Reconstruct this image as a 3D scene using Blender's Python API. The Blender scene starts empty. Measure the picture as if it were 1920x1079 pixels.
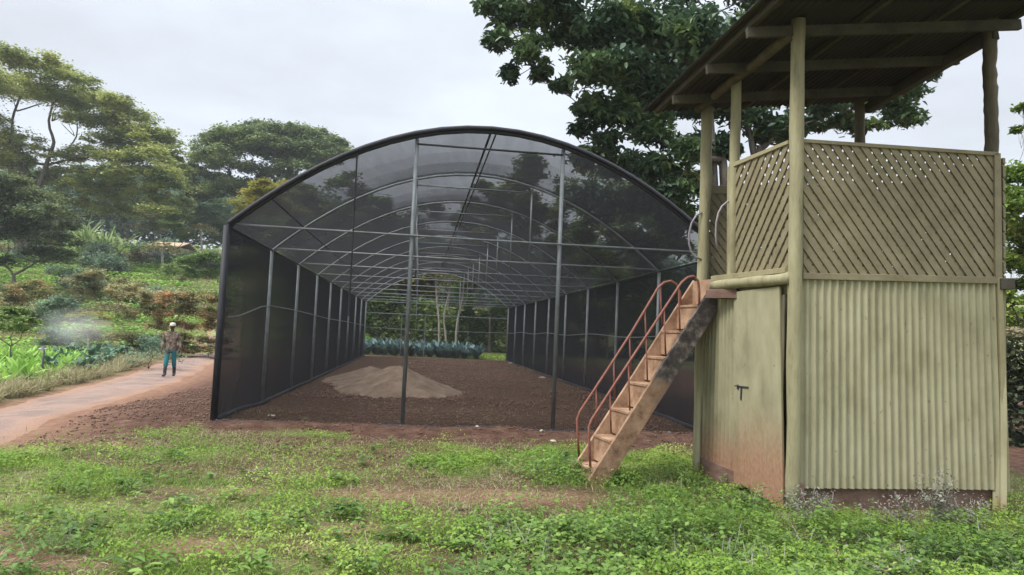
import bpy, math, random
import numpy as np
from mathutils import Vector, Matrix

random.seed(7)
RNG = np.random.default_rng(11)
scene = bpy.context.scene
COL = scene.collection

# ------------------------------------------------------------------ camera geometry
F = 1312.5                      # focal length in pixels of a 1920 wide frame
RH = np.array([[.9904, -.1319, .0425], [.1289, .9894, .0662], [-.0508, -.0601, .9969]])
CH = np.array([2.9602, -11.1187, 1.5521])
r2 = np.array([RH[0, 0], RH[0, 1]]); r2 /= np.linalg.norm(r2)
f2 = np.array([-r2[1], r2[0]])
def h2w(x, y, z):
    """greenhouse frame -> world (camera stands over the origin looking along +Y)"""
    d = np.array([x - CH[0], y - CH[1]])
    return (float(r2 @ d), float(f2 @ d), z)
YAW = np.array([[r2[0], r2[1], 0], [f2[0], f2[1], 0], [0, 0, 1]])
RW = RH @ YAW.T                 # world -> camera axes (right, forward, up)
u_, s_, v_ = np.linalg.svd(RW); RW = u_ @ v_
CAM = np.array([0, 0, CH[2]])
def at(px, py, d):
    q = np.array([(px - 960) / F * d, d, -(py - 539.5) / F * d])
    return CAM + RW.T @ q
def proj(p):
    q = RW @ (np.asarray(p) - CAM)
    return 960 + F * q[0] / q[1], 539.5 - F * q[2] / q[1]

cd = bpy.data.cameras.new('camera'); cam = bpy.data.objects.new('camera', cd); COL.objects.link(cam)
M = Matrix(((RW[0, 0], RW[2, 0], -RW[1, 0], CAM[0]), (RW[0, 1], RW[2, 1], -RW[1, 1], CAM[1]),
            (RW[0, 2], RW[2, 2], -RW[1, 2], CAM[2]), (0, 0, 0, 1)))
cam.matrix_world = M
cd.sensor_width = 36; cd.lens = F / 1920 * 36; cd.clip_end = 3000; cd.clip_start = .05
scene.camera = cam

# ------------------------------------------------------------------ helpers
def s2l(*c):
    return tuple(((v / 255) / 12.92 if v <= 10 else (((v / 255) + .055) / 1.055) ** 2.4) for v in c)
def smooth(a, b, x):
    t = np.clip((np.asarray(x, float) - a) / (b - a), 0, 1); return t * t * (3 - 2 * t)
def _hash(i, j, s):
    n = (i * 374761393 + j * 668265263 + s * 974634777) & 0x7fffffff
    n = ((n ^ (n >> 13)) * 1274126177) & 0x7fffffff
    return ((n ^ (n >> 16)) & 0xffff) / 65535.
def vnoise(x, y, s=0):
    x = np.asarray(x, float); y = np.asarray(y, float)
    i = np.floor(x).astype(np.int64); j = np.floor(y).astype(np.int64)
    u = x - i; v = y - j; u = u * u * (3 - 2 * u); v = v * v * (3 - 2 * v)
    return (_hash(i, j, s) * (1 - u) + _hash(i + 1, j, s) * u) * (1 - v) + (_hash(i, j + 1, s) * (1 - u) + _hash(i + 1, j + 1, s) * u) * v
def fbm(x, y, s=0, o=4):
    a = .5; t = 0; n = 0
    for k in range(o):
        t = t + a * vnoise(x * 2 ** k, y * 2 ** k, s + k); n += a; a *= .5
    return t / n

def tag(o, label=None, cat=None, group=None, kind=None):
    if label: o['label'] = label
    if cat: o['category'] = cat
    if group: o['group'] = group
    if kind: o['kind'] = kind
    return o
def thing(name, label, cat, loc, group=None):
    o = bpy.data.objects.new(name, None); COL.objects.link(o)
    o.location = tuple(float(v) for v in loc); o.empty_display_size = .2
    return tag(o, label, cat, group)
def dup(root, loc, rz=0, sc=1., label=None, group=None):
    r = root.copy(); COL.objects.link(r)
    r.location = tuple(float(v) for v in loc); r.rotation_euler = (0, 0, rz); r.scale = (sc, sc, sc)
    if label: r['label'] = label
    if group: r['group'] = group
    for ch in root.children:
        c = ch.copy(); COL.objects.link(c); c.parent = r
        for g in ch.children:
            e = g.copy(); COL.objects.link(e); e.parent = c
    return r
def rootloc(p):
    l = np.zeros(3)
    while p is not None:
        l = l + np.array(p.location); p = p.parent
    return l

class MB:
    """collects shapes in world coordinates; build() links them as ONE mesh object"""
    def __init__(s): s.v = []; s.f = []
    def add(s, vs, fs):
        b = len(s.v); s.v += [tuple(float(c) for c in v) for v in vs]; s.f += [tuple(b + i for i in f) for f in fs]; return s
    def beam(s, a, b, w, h, up=(0, 0, 1)):
        a = np.array(a, float); b = np.array(b, float); d = b - a; d /= np.linalg.norm(d)
        up = np.array(up, float); x = np.cross(d, up); x /= np.linalg.norm(x); y = np.cross(x, d)
        vs = []
        for p in (a, b):
            for i, j in ((-1, -1), (1, -1), (1, 1), (-1, 1)): vs.append(p + x * w / 2 * i + y * h / 2 * j)
        return s.add(vs, [(0, 1, 2, 3), (7, 6, 5, 4), (0, 4, 5, 1), (1, 5, 6, 2), (2, 6, 7, 3), (3, 7, 4, 0)])
    def tube(s, pts, r, n=8, cap=True):
        pts = [np.array(p, float) for p in pts]; k = len(pts)
        rr = r if hasattr(r, '__len__') else [r] * k
        vs = []; fs = []; ref = None
        for i, p in enumerate(pts):
            d = pts[min(i + 1, k - 1)] - pts[max(i - 1, 0)]; d /= np.linalg.norm(d) + 1e-12
            if ref is None:
                ref = np.cross(d, (0, 0, 1) if abs(d[2]) < .9 else (1, 0, 0))
            ref = ref - d * (ref @ d); ref /= np.linalg.norm(ref); y = np.cross(d, ref)
            for j in range(n):
                a = 2 * math.pi * j / n; vs.append(p + (ref * math.cos(a) + y * math.sin(a)) * rr[i])
        for i in range(k - 1):
            for j in range(n):
                a = i * n + j; b = i * n + (j + 1) % n; fs.append((a, b, b + n, a + n))
        if cap: fs.append(tuple(range(n))[::-1]); fs.append(tuple((k - 1) * n + j for j in range(n)))
        return s.add(vs, fs)
    def prism(s, quad, off):
        """quad (4 or more world points) thickened by the vector off"""
        q = [np.array(p, float) for p in quad]; n = len(q); off = np.array(off, float)
        vs = q + [p + off for p in q]
        fs = [tuple(range(n)), tuple(range(2 * n - 1, n - 1, -1))] + [(i, i + n, (i + 1) % n + n, (i + 1) % n) for i in range(n)]
        return s.add(vs, fs)
    def build(s, name, mat, parent=None, smooth_=False, bevel=0):
        loc = rootloc(parent)
        me = bpy.data.meshes.new(name)
        me.from_pydata([tuple(np.array(v) - loc) for v in s.v], [], s.f); me.update()
        if smooth_: me.polygons.foreach_set('use_smooth', [True] * len(me.polygons))
        o = bpy.data.objects.new(name, me); COL.objects.link(o)
        if mat: me.materials.append(mat)
        if parent: o.parent = parent
        if bevel:
            m = o.modifiers.new('bevel', 'BEVEL'); m.width = bevel; m.segments = 2; m.limit_method = 'ANGLE'
        return o

def npmesh(name, V, Fq, mat, parent=None, attrs=None, smooth_=False):
    """fast mesh from numpy arrays; Fq (n,k) faces all of the same size"""
    V = np.asarray(V, np.float32) - rootloc(parent).astype(np.float32); Fq = np.asarray(Fq, np.int32); n, k = Fq.shape
    me = bpy.data.meshes.new(name)
    me.vertices.add(len(V)); me.vertices.foreach_set('co', V.ravel())
    me.loops.add(n * k); me.loops.foreach_set('vertex_index', Fq.ravel())
    me.polygons.add(n); me.polygons.foreach_set('loop_start', np.arange(0, n * k, k, dtype=np.int32))
    me.polygons.foreach_set('loop_total', np.full(n, k, np.int32))
    if smooth_: me.polygons.foreach_set('use_smooth', np.ones(n, bool))
    me.update(calc_edges=True)
    for an, av in (attrs or {}).items():
        at_ = me.attributes.new(an, 'FLOAT', 'POINT'); at_.data.foreach_set('value', np.asarray(av, np.float32))
    o = bpy.data.objects.new(name, me); COL.objects.link(o)
    if mat: me.materials.append(mat)
    if parent: o.parent = parent
    return o

def unit(a): return a / (np.linalg.norm(a, axis=-1, keepdims=True) + 1e-9)
def leaves(name, P, L, mat, parent=None, aspect=.5, up=.6, droop=0., long_=False, A=None, tone=None):
    """a cloud of leaves: P (n,3) centres, L (n,) lengths; up = how far they face the sky"""
    n = len(P); P = np.asarray(P, float); L = np.asarray(L, float)
    nr = RNG.normal(size=(n, 3)); nr = unit(nr); nr[:, 2] = np.abs(nr[:, 2]); nr = unit(nr * (1 - up) + np.array([0, 0, up]))
    if A is None:
        A = RNG.normal(size=(n, 3))
    A = A - nr * np.sum(A * nr, 1, keepdims=True); A = unit(A); A[:, 2] -= droop; A = unit(A)
    S = unit(np.cross(A, nr)); nr = np.cross(S, A)
    W = L * aspect * (.8 + .4 * RNG.random(n))
    l = L[:, None]; w = W[:, None]
    if not long_:
        V = np.stack([P - A * l * .5, P + S * w * .5 + nr * w * .12, P + A * l * .5, P - S * w * .5 + nr * w * .12], 1)
        Fq = np.arange(4 * n).reshape(n, 4); k = 4
    else:
        V = np.stack([P - A * l * .5, P - A * l * .08 + S * w * .5 + nr * w * .16, P + A * l * .28 + S * w * .36 + nr * (w * .08 - l * .05), P + A * l * .5 - nr * l * .12,
                      P + A * l * .28 - S * w * .36 + nr * (w * .08 - l * .05), P - A * l * .08 - S * w * .5 + nr * w * .16], 1)
        b = np.arange(n)[:, None] * 6
        Fq = np.concatenate([b + np.array([[0, 1, 2, 3]]), b + np.array([[0, 3, 4, 5]])], 0); k = 6
    t = RNG.random(n) if tone is None else np.clip(tone + .25 * (RNG.random(n) - .5), 0, 1)
    return npmesh(name, V.reshape(-1, 3), Fq, mat, parent, {'rnd': np.repeat(t, k)})

def blades(name, B, D, L, W, mat, parent=None, bend=.5, seg=3, tone=None):
    """grass blades / strap leaves: base B, start direction D, length L, width W, bending down"""
    n = len(B); B = np.asarray(B, float); D = unit(np.asarray(D, float)); L = np.asarray(L, float)[:, None]; W = np.asarray(W, float)[:, None]
    S = unit(np.cross(D, np.array([0, 0, 1.]) + RNG.normal(size=(n, 3)) * .15))
    rows = []; P = B.copy(); d = D.copy()
    bd = (bend * (.6 + .8 * RNG.random(n)))[:, None]
    for k in range(seg + 1):
        t = k / seg; w = W * (1 - t) ** .8 * (.55 + .9 * min(1, t * 3)) if k < seg else W * .04
        rows.append(P - S * w * .5); rows.append(P + S * w * .5)
        P = P + d * L / seg; d = d.copy(); d[:, 2:3] -= bd / seg * 1.6; d = unit(d)
    V = np.stack(rows, 1); k2 = 2 * (seg + 1)
    b = np.arange(n)[:, None] * k2
    Fq = np.concatenate([b + np.array([[2 * i, 2 * i + 1, 2 * i + 3, 2 * i + 2]]) for i in range(seg)], 0)
    t = RNG.random(n) if tone is None else np.clip(tone + .25 * (RNG.random(n) - .5), 0, 1)
    return npmesh(name, V.reshape(-1, 3), Fq, mat, parent, {'rnd': np.repeat(t, k2)})

# ------------------------------------------------------------------ materials
def new_mat(name):
    m = bpy.data.materials.new(name); m.use_nodes = True; nt = m.node_tree
    for n in list(nt.nodes): nt.nodes.remove(n)
    out = nt.nodes.new('ShaderNodeOutputMaterial')
    return m, nt, out
def N(nt, t, **kw):
    n = nt.nodes.new(t)
    for k, v in kw.items():
        if k in n.inputs: n.inputs[k].default_value = v
        else: setattr(n, k, v)
    return n
def ramp(nt, fac, stops):
    r = nt.nodes.new('ShaderNodeValToRGB'); e = r.color_ramp.elements
    while len(e) > 1: e.remove(e[-1])
    e[0].position = stops[0][0]; e[0].color = (*stops[0][1], 1)
    for p, c in stops[1:]:
        q = e.new(p); q.color = (*c, 1)
    nt.links.new(fac, r.inputs[0]); return r.outputs[0]
def mixc(nt, fac, a, b, mode='MIX'):
    m = nt.nodes.new('ShaderNodeMix'); m.data_type = 'RGBA'; m.blend_type = mode
    for s, v in ((m.inputs[0], fac), (m.inputs[6], a), (m.inputs[7], b)):
        if isinstance(v, (int, float)): s.default_value = v
        elif isinstance(v, tuple): s.default_value = (*v, 1)
        else: nt.links.new(v, s)
    return m.outputs[2]
def math_(nt, op, a, b=None, c=None):
    m = nt.nodes.new('ShaderNodeMath'); m.operation = op
    for i, v in enumerate((a, b, c)):
        if v is None: continue
        if isinstance(v, (int, float)): m.inputs[i].default_value = v
        else: nt.links.new(v, m.inputs[i])
    return m.outputs[0]
def noise(nt, scale, detail=4, vec=None, rough=.55):
    n = N(nt, 'ShaderNodeTexNoise'); n.inputs['Scale'].default_value = scale; n.inputs['Detail'].default_value = detail; n.inputs['Roughness'].default_value = rough
    if vec: nt.links.new(vec, n.inputs['Vector'])
    return n.outputs[0]
def objvec(nt, scale=(1, 1, 1)):
    g = nt.nodes.new('ShaderNodeNewGeometry'); mp = nt.nodes.new('ShaderNodeMapping'); mp.inputs['Scale'].default_value = scale
    nt.links.new(g.outputs['Position'], mp.inputs['Vector']); return mp.outputs[0]
def bump(nt, h, strength=.3, dist=.02):
    b = nt.nodes.new('ShaderNodeBump'); b.inputs['Strength'].default_value = strength; b.inputs['Distance'].default_value = dist
    nt.links.new(h, b.inputs['Height']); return b.outputs[0]
def principled(nt, out, col, rough=.7, nrm=None, metal=0, spec=.3):
    p = nt.nodes.new('ShaderNodeBsdfPrincipled')
    if isinstance(col, tuple): p.inputs['Base Color'].default_value = (*col, 1)
    else: nt.links.new(col, p.inputs['Base Color'])
    if isinstance(rough, (int, float)): p.inputs['Roughness'].default_value = rough
    else: nt.links.new(rough, p.inputs['Roughness'])
    p.inputs['Metallic'].default_value = metal; p.inputs['Specular IOR Level'].default_value = spec
    if nrm: nt.links.new(nrm, p.inputs['Normal'])
    nt.links.new(p.outputs[0], out.inputs[0]); return p

def leaf_mat(name, stops, trans=.3, rough=.55, spec=.25):
    m, nt, out = new_mat(name)
    a = N(nt, 'ShaderNodeAttribute', attribute_name='rnd')
    c = ramp(nt, a.outputs['Fac'], stops)
    p = nt.nodes.new('ShaderNodeBsdfPrincipled'); nt.links.new(c, p.inputs['Base Color']); p.inputs['Roughness'].default_value = rough; p.inputs['Specular IOR Level'].default_value = spec
    t = nt.nodes.new('ShaderNodeBsdfTranslucent'); nt.links.new(c, t.inputs[0])
    mx = nt.nodes.new('ShaderNodeMixShader'); mx.inputs[0].default_value = trans
    nt.links.new(p.outputs[0], mx.inputs[1]); nt.links.new(t.outputs[0], mx.inputs[2]); nt.links.new(mx.outputs[0], out.inputs[0])
    return m
def mottled(name, cols, scale=6, rough=.75, stretch=(1, 1, 1), bstr=.25, bdist=.01, fine=60, metal=0, spec=.3, lo=.3, hi=.7):
    m, nt, out = new_mat(name); v = objvec(nt, stretch)
    n1 = noise(nt, scale, 6, v); n2 = noise(nt, fine, 3, v)
    f = math_(nt, 'ADD', math_(nt, 'MULTIPLY', n1, .75), math_(nt, 'MULTIPLY', n2, .25))
    k = len(cols); c = ramp(nt, f, [(lo + (hi - lo) * i / max(1, k - 1), cc) for i, cc in enumerate(cols)])
    principled(nt, out, c, rough, bump(nt, n2, bstr, bdist), metal, spec); return m

MT = {}
MT['bark'] = mottled('bark', [(.05, .04, .03), (.11, .095, .075), (.19, .17, .14)], 3, .9, (3, 3, .6), .6, .03, 20)
MT['pale_bark'] = mottled('pale_bark', [(.22, .2, .16), (.34, .31, .26), (.42, .4, .35)], 3, .9, (3, 3, .6), .4, .02, 20)
MT['steel'] = mottled('galvanised_steel', [(.16, .18, .18), (.24, .26, .26), (.3, .32, .32)], 5, .5, metal=.35, bstr=.05)
MT['dark_steel'] = mottled('dark_steel', [(.03, .032, .034), (.05, .052, .055)], 5, .55, bstr=.05)
MT['rust_pipe'] = mottled('rust_red_pipe', [(.13, .045, .032), (.22, .085, .06), (.26, .13, .1)], 14, .6, bstr=.2)
MT['grey_pipe'] = mottled('grey_purple_pipe', [(.2, .17, .19), (.32, .28, .3)], 10, .4, bstr=.1)
MT['paint'] = mottled('olive_paint', [(.195, .168, .092), (.275, .24, .135), (.305, .268, .156), (.36, .322, .2)], 5, .6, (1, 1, .5), .2, .004, 40, lo=.28, hi=.72)
MT['paint_post'] = mottled('olive_painted_log', [(.125, .105, .06), (.25, .225, .13), (.31, .285, .17), (.38, .355, .235)], 4, .65, (2.5, 2.5, .35), .5, .01, 26, lo=.28, hi=.72)
MT['lattice'] = mottled('olive_lattice_paint', [(.165, .138, .08), (.215, .183, .11), (.265, .23, .142)], 5, .6, (1, 1, 1), .25, .004, 40)
MT['rafter'] = mottled('rafter_wood', [(.035, .03, .021), (.062, .054, .038), (.09, .08, .058)], 4, .8, (1, 1, 1), .3, .006, 30)
MT['roofmetal'] = mottled('roof_sheet', [(.022, .02, .016), (.045, .04, .032)], 3, .6, bstr=.1)
MT['brown_board'] = mottled('brown_board', [(.09, .052, .04), (.16, .095, .072), (.22, .15, .12)], 4, .8, (1, 1, 3), .4, .008, 30)
MT['stair'] = mottled('stair_wood', [(.10, .058, .036), (.23, .135, .08), (.34, .215, .135), (.44, .31, .21)], 6, .85, (1, 1, 1), .5, .006, 30, lo=.28, hi=.72)
MT['black_foil'] = mottled('black_sheet', [(.012, .012, .016), (.03, .03, .036)], 2, .6)
MT['white_stone'] = mottled('pale_stone', [(.32, .28, .22), (.55, .5, .42)], 9, .9)
MT['nail'] = mottled('rusty_nail', [(.08, .055, .035), (.17, .13, .08)], 30, .7)
MT['concrete'] = mottled('concrete', [(.25, .22, .19), (.36, .33, .3)], 9, .9)

def paint_dirt(name, z0, z1, base_cols):
    """painted surface splashed with red dust near the ground (a stain, with a ragged upper edge)"""
    m, nt, out = new_mat(name); v = objvec(nt, (1, 1, .5)); n1 = noise(nt, 5, 6, v); n2 = noise(nt, 40, 3, v)
    c = ramp(nt, n1, [(.3, base_cols[0]), (.5, base_cols[1]), (.7, base_cols[2])])
    stk = noise(nt, 1, 5, objvec(nt, (16, 16, .7)), .6)
    c = mixc(nt, ramp(nt, stk, [(.5, (0, 0, 0)), (.72, (.24, .24, .24))]), c, (.15, .118, .07))
    chip = noise(nt, 22, 3, objvec(nt, (1, 1, .6)), .5)
    c = mixc(nt, ramp(nt, chip, [(.69, (0, 0, 0)), (.73, (.7, .7, .7))]), c, (.19, .13, .09))
    g = nt.nodes.new('ShaderNodeNewGeometry'); sp = nt.nodes.new('ShaderNodeSeparateXYZ'); nt.links.new(g.outputs['Position'], sp.inputs[0])
    zz = math_(nt, 'ADD', sp.outputs[2], math_(nt, 'MULTIPLY', math_(nt, 'SUBTRACT', noise(nt, 3, 5, objvec(nt, (6, 6, 1))), .5), .45))
    mr = nt.nodes.new('ShaderNodeMapRange'); mr.inputs['From Min'].default_value = z0; mr.inputs['From Max'].default_value = z1
    mr.inputs['To Min'].default_value = .92; mr.inputs['To Max'].default_value = 0; mr.interpolation_type = 'SMOOTHSTEP'; nt.links.new(zz, mr.inputs['Value'])
    c = mixc(nt, mr.outputs[0], c, ramp(nt, n2, [(.3, (.24, .125, .075)), (.7, (.34, .195, .125))]))
    principled(nt, out, c, .7, bump(nt, n2, .2, .004)); return m
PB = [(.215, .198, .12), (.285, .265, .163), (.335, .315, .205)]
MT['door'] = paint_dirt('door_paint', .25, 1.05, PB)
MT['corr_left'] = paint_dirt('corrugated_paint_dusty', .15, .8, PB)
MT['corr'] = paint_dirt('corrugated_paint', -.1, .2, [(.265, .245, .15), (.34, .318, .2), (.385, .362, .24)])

# stringer: weathered black at the top, reddish raw wood below
m, nt, out = new_mat('stringer_wood'); v = objvec(nt, (1, 1, 1)); n1 = noise(nt, 9, 8, v, .68); n2 = noise(nt, 60, 4, v)
g = nt.nodes.new('ShaderNodeNewGeometry'); sp = nt.nodes.new('ShaderNodeSeparateXYZ'); nt.links.new(g.outputs['Position'], sp.inputs[0])
hh = math_(nt, 'ADD', sp.outputs[2], math_(nt, 'MULTIPLY', n1, .9))
fac = ramp(nt, math_(nt, 'MULTIPLY', math_(nt, 'ADD', hh, math_(nt, 'MULTIPLY', math_(nt, 'SUBTRACT', noise(nt, 2.5, 4, v), .5), 1.6)), .5), [(.66, (0, 0, 0)), (.82, (1, 1, 1))])
c = mixc(nt, fac, ramp(nt, n1, [(.3, (.075, .045, .03)), (.45, (.2, .118, .07)), (.7, (.34, .22, .14))]), ramp(nt, n1, [(.32, (.018, .015, .014)), (.5, (.06, .05, .045)), (.6, (.14, .115, .095)), (.72, (.27, .23, .19))]))
principled(nt, out, c, .85, bump(nt, n2, .4, .006)); MT['stringer'] = m

# shade cloth: a fine weave, more closed the more obliquely one looks through it
def net_mat(name, t0, col):
    m, nt, out = new_mat(name)
    g = nt.nodes.new('ShaderNodeNewGeometry'); dp = nt.nodes.new('ShaderNodeVectorMath'); dp.operation = 'DOT_PRODUCT'
    nt.links.new(g.outputs['True Normal'], dp.inputs[0]); nt.links.new(g.outputs['Incoming'], dp.inputs[1])
    cs = math_(nt, 'MAXIMUM', math_(nt, 'ABSOLUTE', dp.outputs['Value']), .06)
    n1 = math_(nt, 'ADD', math_(nt, 'MULTIPLY', noise(nt, 1.0, 4, objvec(nt, (1, 1, 1))), .5), math_(nt, 'MULTIPLY', noise(nt, 1.0, 3, objvec(nt, (9, .8, 1.2))), .5))
    tt = math_(nt, 'ADD', t0 - .09, math_(nt, 'MULTIPLY', n1, .18))
    tr = math_(nt, 'POWER', tt, math_(nt, 'DIVIDE', 1.0, cs))
    d = nt.nodes.new('ShaderNodeBsdfDiffuse'); d.inputs[0].default_value = (*col, 1)
    tl = nt.nodes.new('ShaderNodeBsdfTranslucent'); tl.inputs[0].default_value = (*col, 1)
    mm = nt.nodes.new('ShaderNodeMixShader'); mm.inputs[0].default_value = .3; nt.links.new(d.outputs[0], mm.inputs[1]); nt.links.new(tl.outputs[0], mm.inputs[2])
    tp = nt.nodes.new('ShaderNodeBsdfTransparent')
    mx = nt.nodes.new('ShaderNodeMixShader'); nt.links.new(tr, mx.inputs[0]); nt.links.new(mm.outputs[0], mx.inputs[1]); nt.links.new(tp.outputs[0], mx.inputs[2])
    nt.links.new(mx.outputs[0], out.inputs[0]); return m
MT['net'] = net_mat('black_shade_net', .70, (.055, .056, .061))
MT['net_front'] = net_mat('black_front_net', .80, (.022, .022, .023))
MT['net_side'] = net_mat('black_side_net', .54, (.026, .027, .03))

LM = {}
LM['acacia'] = leaf_mat('acacia_leaf', [(0, (0.131, 0.1711, 0.0636)), (0.5, (0.3317, 0.3706, 0.118)), (1, (0.5761, 0.5892, 0.2178))])
LM['acacia2'] = leaf_mat('acacia_leaf_deep', [(0, (0.0806, 0.1099, 0.0491)), (0.5, (0.1759, 0.2272, 0.0842)), (1, (0.3226, 0.3665, 0.1403))])
LM['cedar'] = leaf_mat('dark_conifer_leaf', [(0, (0.0408, 0.0638, 0.0306)), (0.6, (0.102, 0.1381, 0.0571)), (1, (0.2244, 0.255, 0.0918))])
LM['blue'] = leaf_mat('bluegreen_leaf', [(0, (0.0688, 0.115, 0.075)), (0.5, (0.1444, 0.2156, 0.1375)), (1, (0.2612, 0.3594, 0.225))])
LM['yellow'] = leaf_mat('yellowgreen_leaf', [(0, (0.176, 0.176, 0.032)), (0.5, (0.32, 0.304, 0.056)), (1, (0.464, 0.416, 0.096))])
LM['mid'] = leaf_mat('mid_green_leaf', [(0, (0.0648, 0.1125, 0.0264)), (0.5, (0.1512, 0.2325, 0.0528)), (1, (0.288, 0.39, 0.1056))])
LM['olive'] = leaf_mat('olive_leaf', [(0, (0.1188, 0.1231, 0.0567)), (0.5, (0.2508, 0.2398, 0.1071)), (1, (0.4092, 0.3499, 0.1638))])
LM['redtip'] = leaf_mat('redtip_leaf', [(0, (0.0804, 0.1072, 0.0356)), (0.5, (0.1952, 0.2017, 0.0654)), (0.78, (0.3327, 0.2081, 0.0831)), (1, (0.4819, 0.2142, 0.101))])
LM['broad'] = leaf_mat('broad_dark_leaf', [(0, (0.0357, 0.0666, 0.0405)), (0.55, (0.0809, 0.138, 0.0714)), (0.85, (0.1309, 0.2023, 0.0714)), (0.97, (0.3094, 0.3808, 0.1071)), (1, (0.595, 0.5712, 0.1666))], .22, .38, .5)
LM['bush'] = leaf_mat('bright_bush_leaf', [(0, (0.0576, 0.1008, 0.0158)), (0.5, (0.1584, 0.2448, 0.0396)), (0.9, (0.3168, 0.4032, 0.0792)), (1, (0.4896, 0.3744, 0.0924))], .3, .45, .35)
LM['hedge'] = leaf_mat('hedge_leaf', [(0, (0.032, 0.048, 0.0224)), (0.6, (0.08, 0.096, 0.048)), (1, (0.272, 0.224, 0.12))])
LM['weed'] = leaf_mat('weed_leaf', [(0, (0.0504, 0.0952, 0.022)), (0.4, (0.1176, 0.2072, 0.0418)), (0.75, (0.1904, 0.3024, 0.0605)), (1, (0.2912, 0.3808, 0.099))], .35, .5, .3)
LM['grass'] = leaf_mat('grass_leaf', [(0, (0.0781, 0.1473, 0.019)), (0.45, (0.1719, 0.2833, 0.038)), (0.8, (0.2708, 0.3739, 0.0665)), (1, (0.4166, 0.4305, 0.152))], .35, .55, .25)
LM['dry'] = leaf_mat('dry_grass', [(0, (.16, .16, .06)), (.5, (.3, .27, .14)), (1, (.45, .4, .25))])
LM['greyweed'] = leaf_mat('grey_dry_weed', [(0, (.09, .1, .075)), (.5, (.19, .2, .15)), (1, (.34, .32, .27))])
LM['chard'] = leaf_mat('leafy_crop', [(0, (0.1155, 0.2403, 0.033)), (0.5, (0.231, 0.4174, 0.066)), (1, (0.3811, 0.5692, 0.132))], .35)
LM['kale'] = leaf_mat('kale_leaf', [(0, (.05, .11, .065)), (.5, (.1, .185, .11)), (1, (.2, .3, .19))], .2)
LM['cabbage'] = leaf_mat('cabbage_leaf', [(0, (0.09, 0.156, 0.15)), (0.5, (0.165, 0.2574, 0.2475)), (1, (0.27, 0.3666, 0.3525))], .2)
LM['banana'] = leaf_mat('strap_leaf', [(0, (.12, .2, .05)), (.5, (.24, .33, .11)), (1, (.38, .45, .2))], .35)

# ------------------------------------------------------------------ terrain
def terr(X, Y):
    X = np.asarray(X, float); Y = np.asarray(Y, float)
    u = -(X + 4.9 + .133 * (Y - 10.6))
    z = -.38 * smooth(.3, 5, u)
    Ys = np.maximum(Y, 1.)
    m = smooth(-.17, -.31, X / Ys)
    hr = np.maximum(0, Y - 39)
    st = 4.2; k = np.floor(hr / st); fr = hr / st - k
    ter = .2 * st * (k + smooth(.72, 1., fr))
    ter = np.where(hr > 62, .2 * 62 + .10 * (hr - 62), ter)
    z = z + m * np.minimum(ter, 26)
    z = z + (1 - m) * .10 * np.clip(Y - 62, 0, 260)
    return z
def ground_z(X, Y):
    z = terr(X, Y)
    near = smooth(26, 14, Y)
    z = z + near * (.05 * (fbm(X * .9, Y * .9, 3) - .5) + .03 * (fbm(X * 4, Y * 4, 9) - .5))
    # berm of dug soil along the front of the net house
    hx, hy = -4.4, 10.64
    dd = -(X - hx) * f2[0] * 0 + ((Y - hy) - (X - hx) * .1302) * .99
    z = z + .09 * np.exp(-((dd + .35) / .38) ** 2) * smooth(-6, -4.2, X) * (.5 + fbm(X * 2, Y * 2, 5)) * smooth(5, 3.2, X)
    z = z + .07 * smooth(-.3, .6, dd) * smooth(1.6, .5, X + 4.4) * smooth(14, 11, Y)
    return z
def road_x(Y): return -10.2 - .31 * (Y - 18) + .12 * np.sin(Y * .35)

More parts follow.
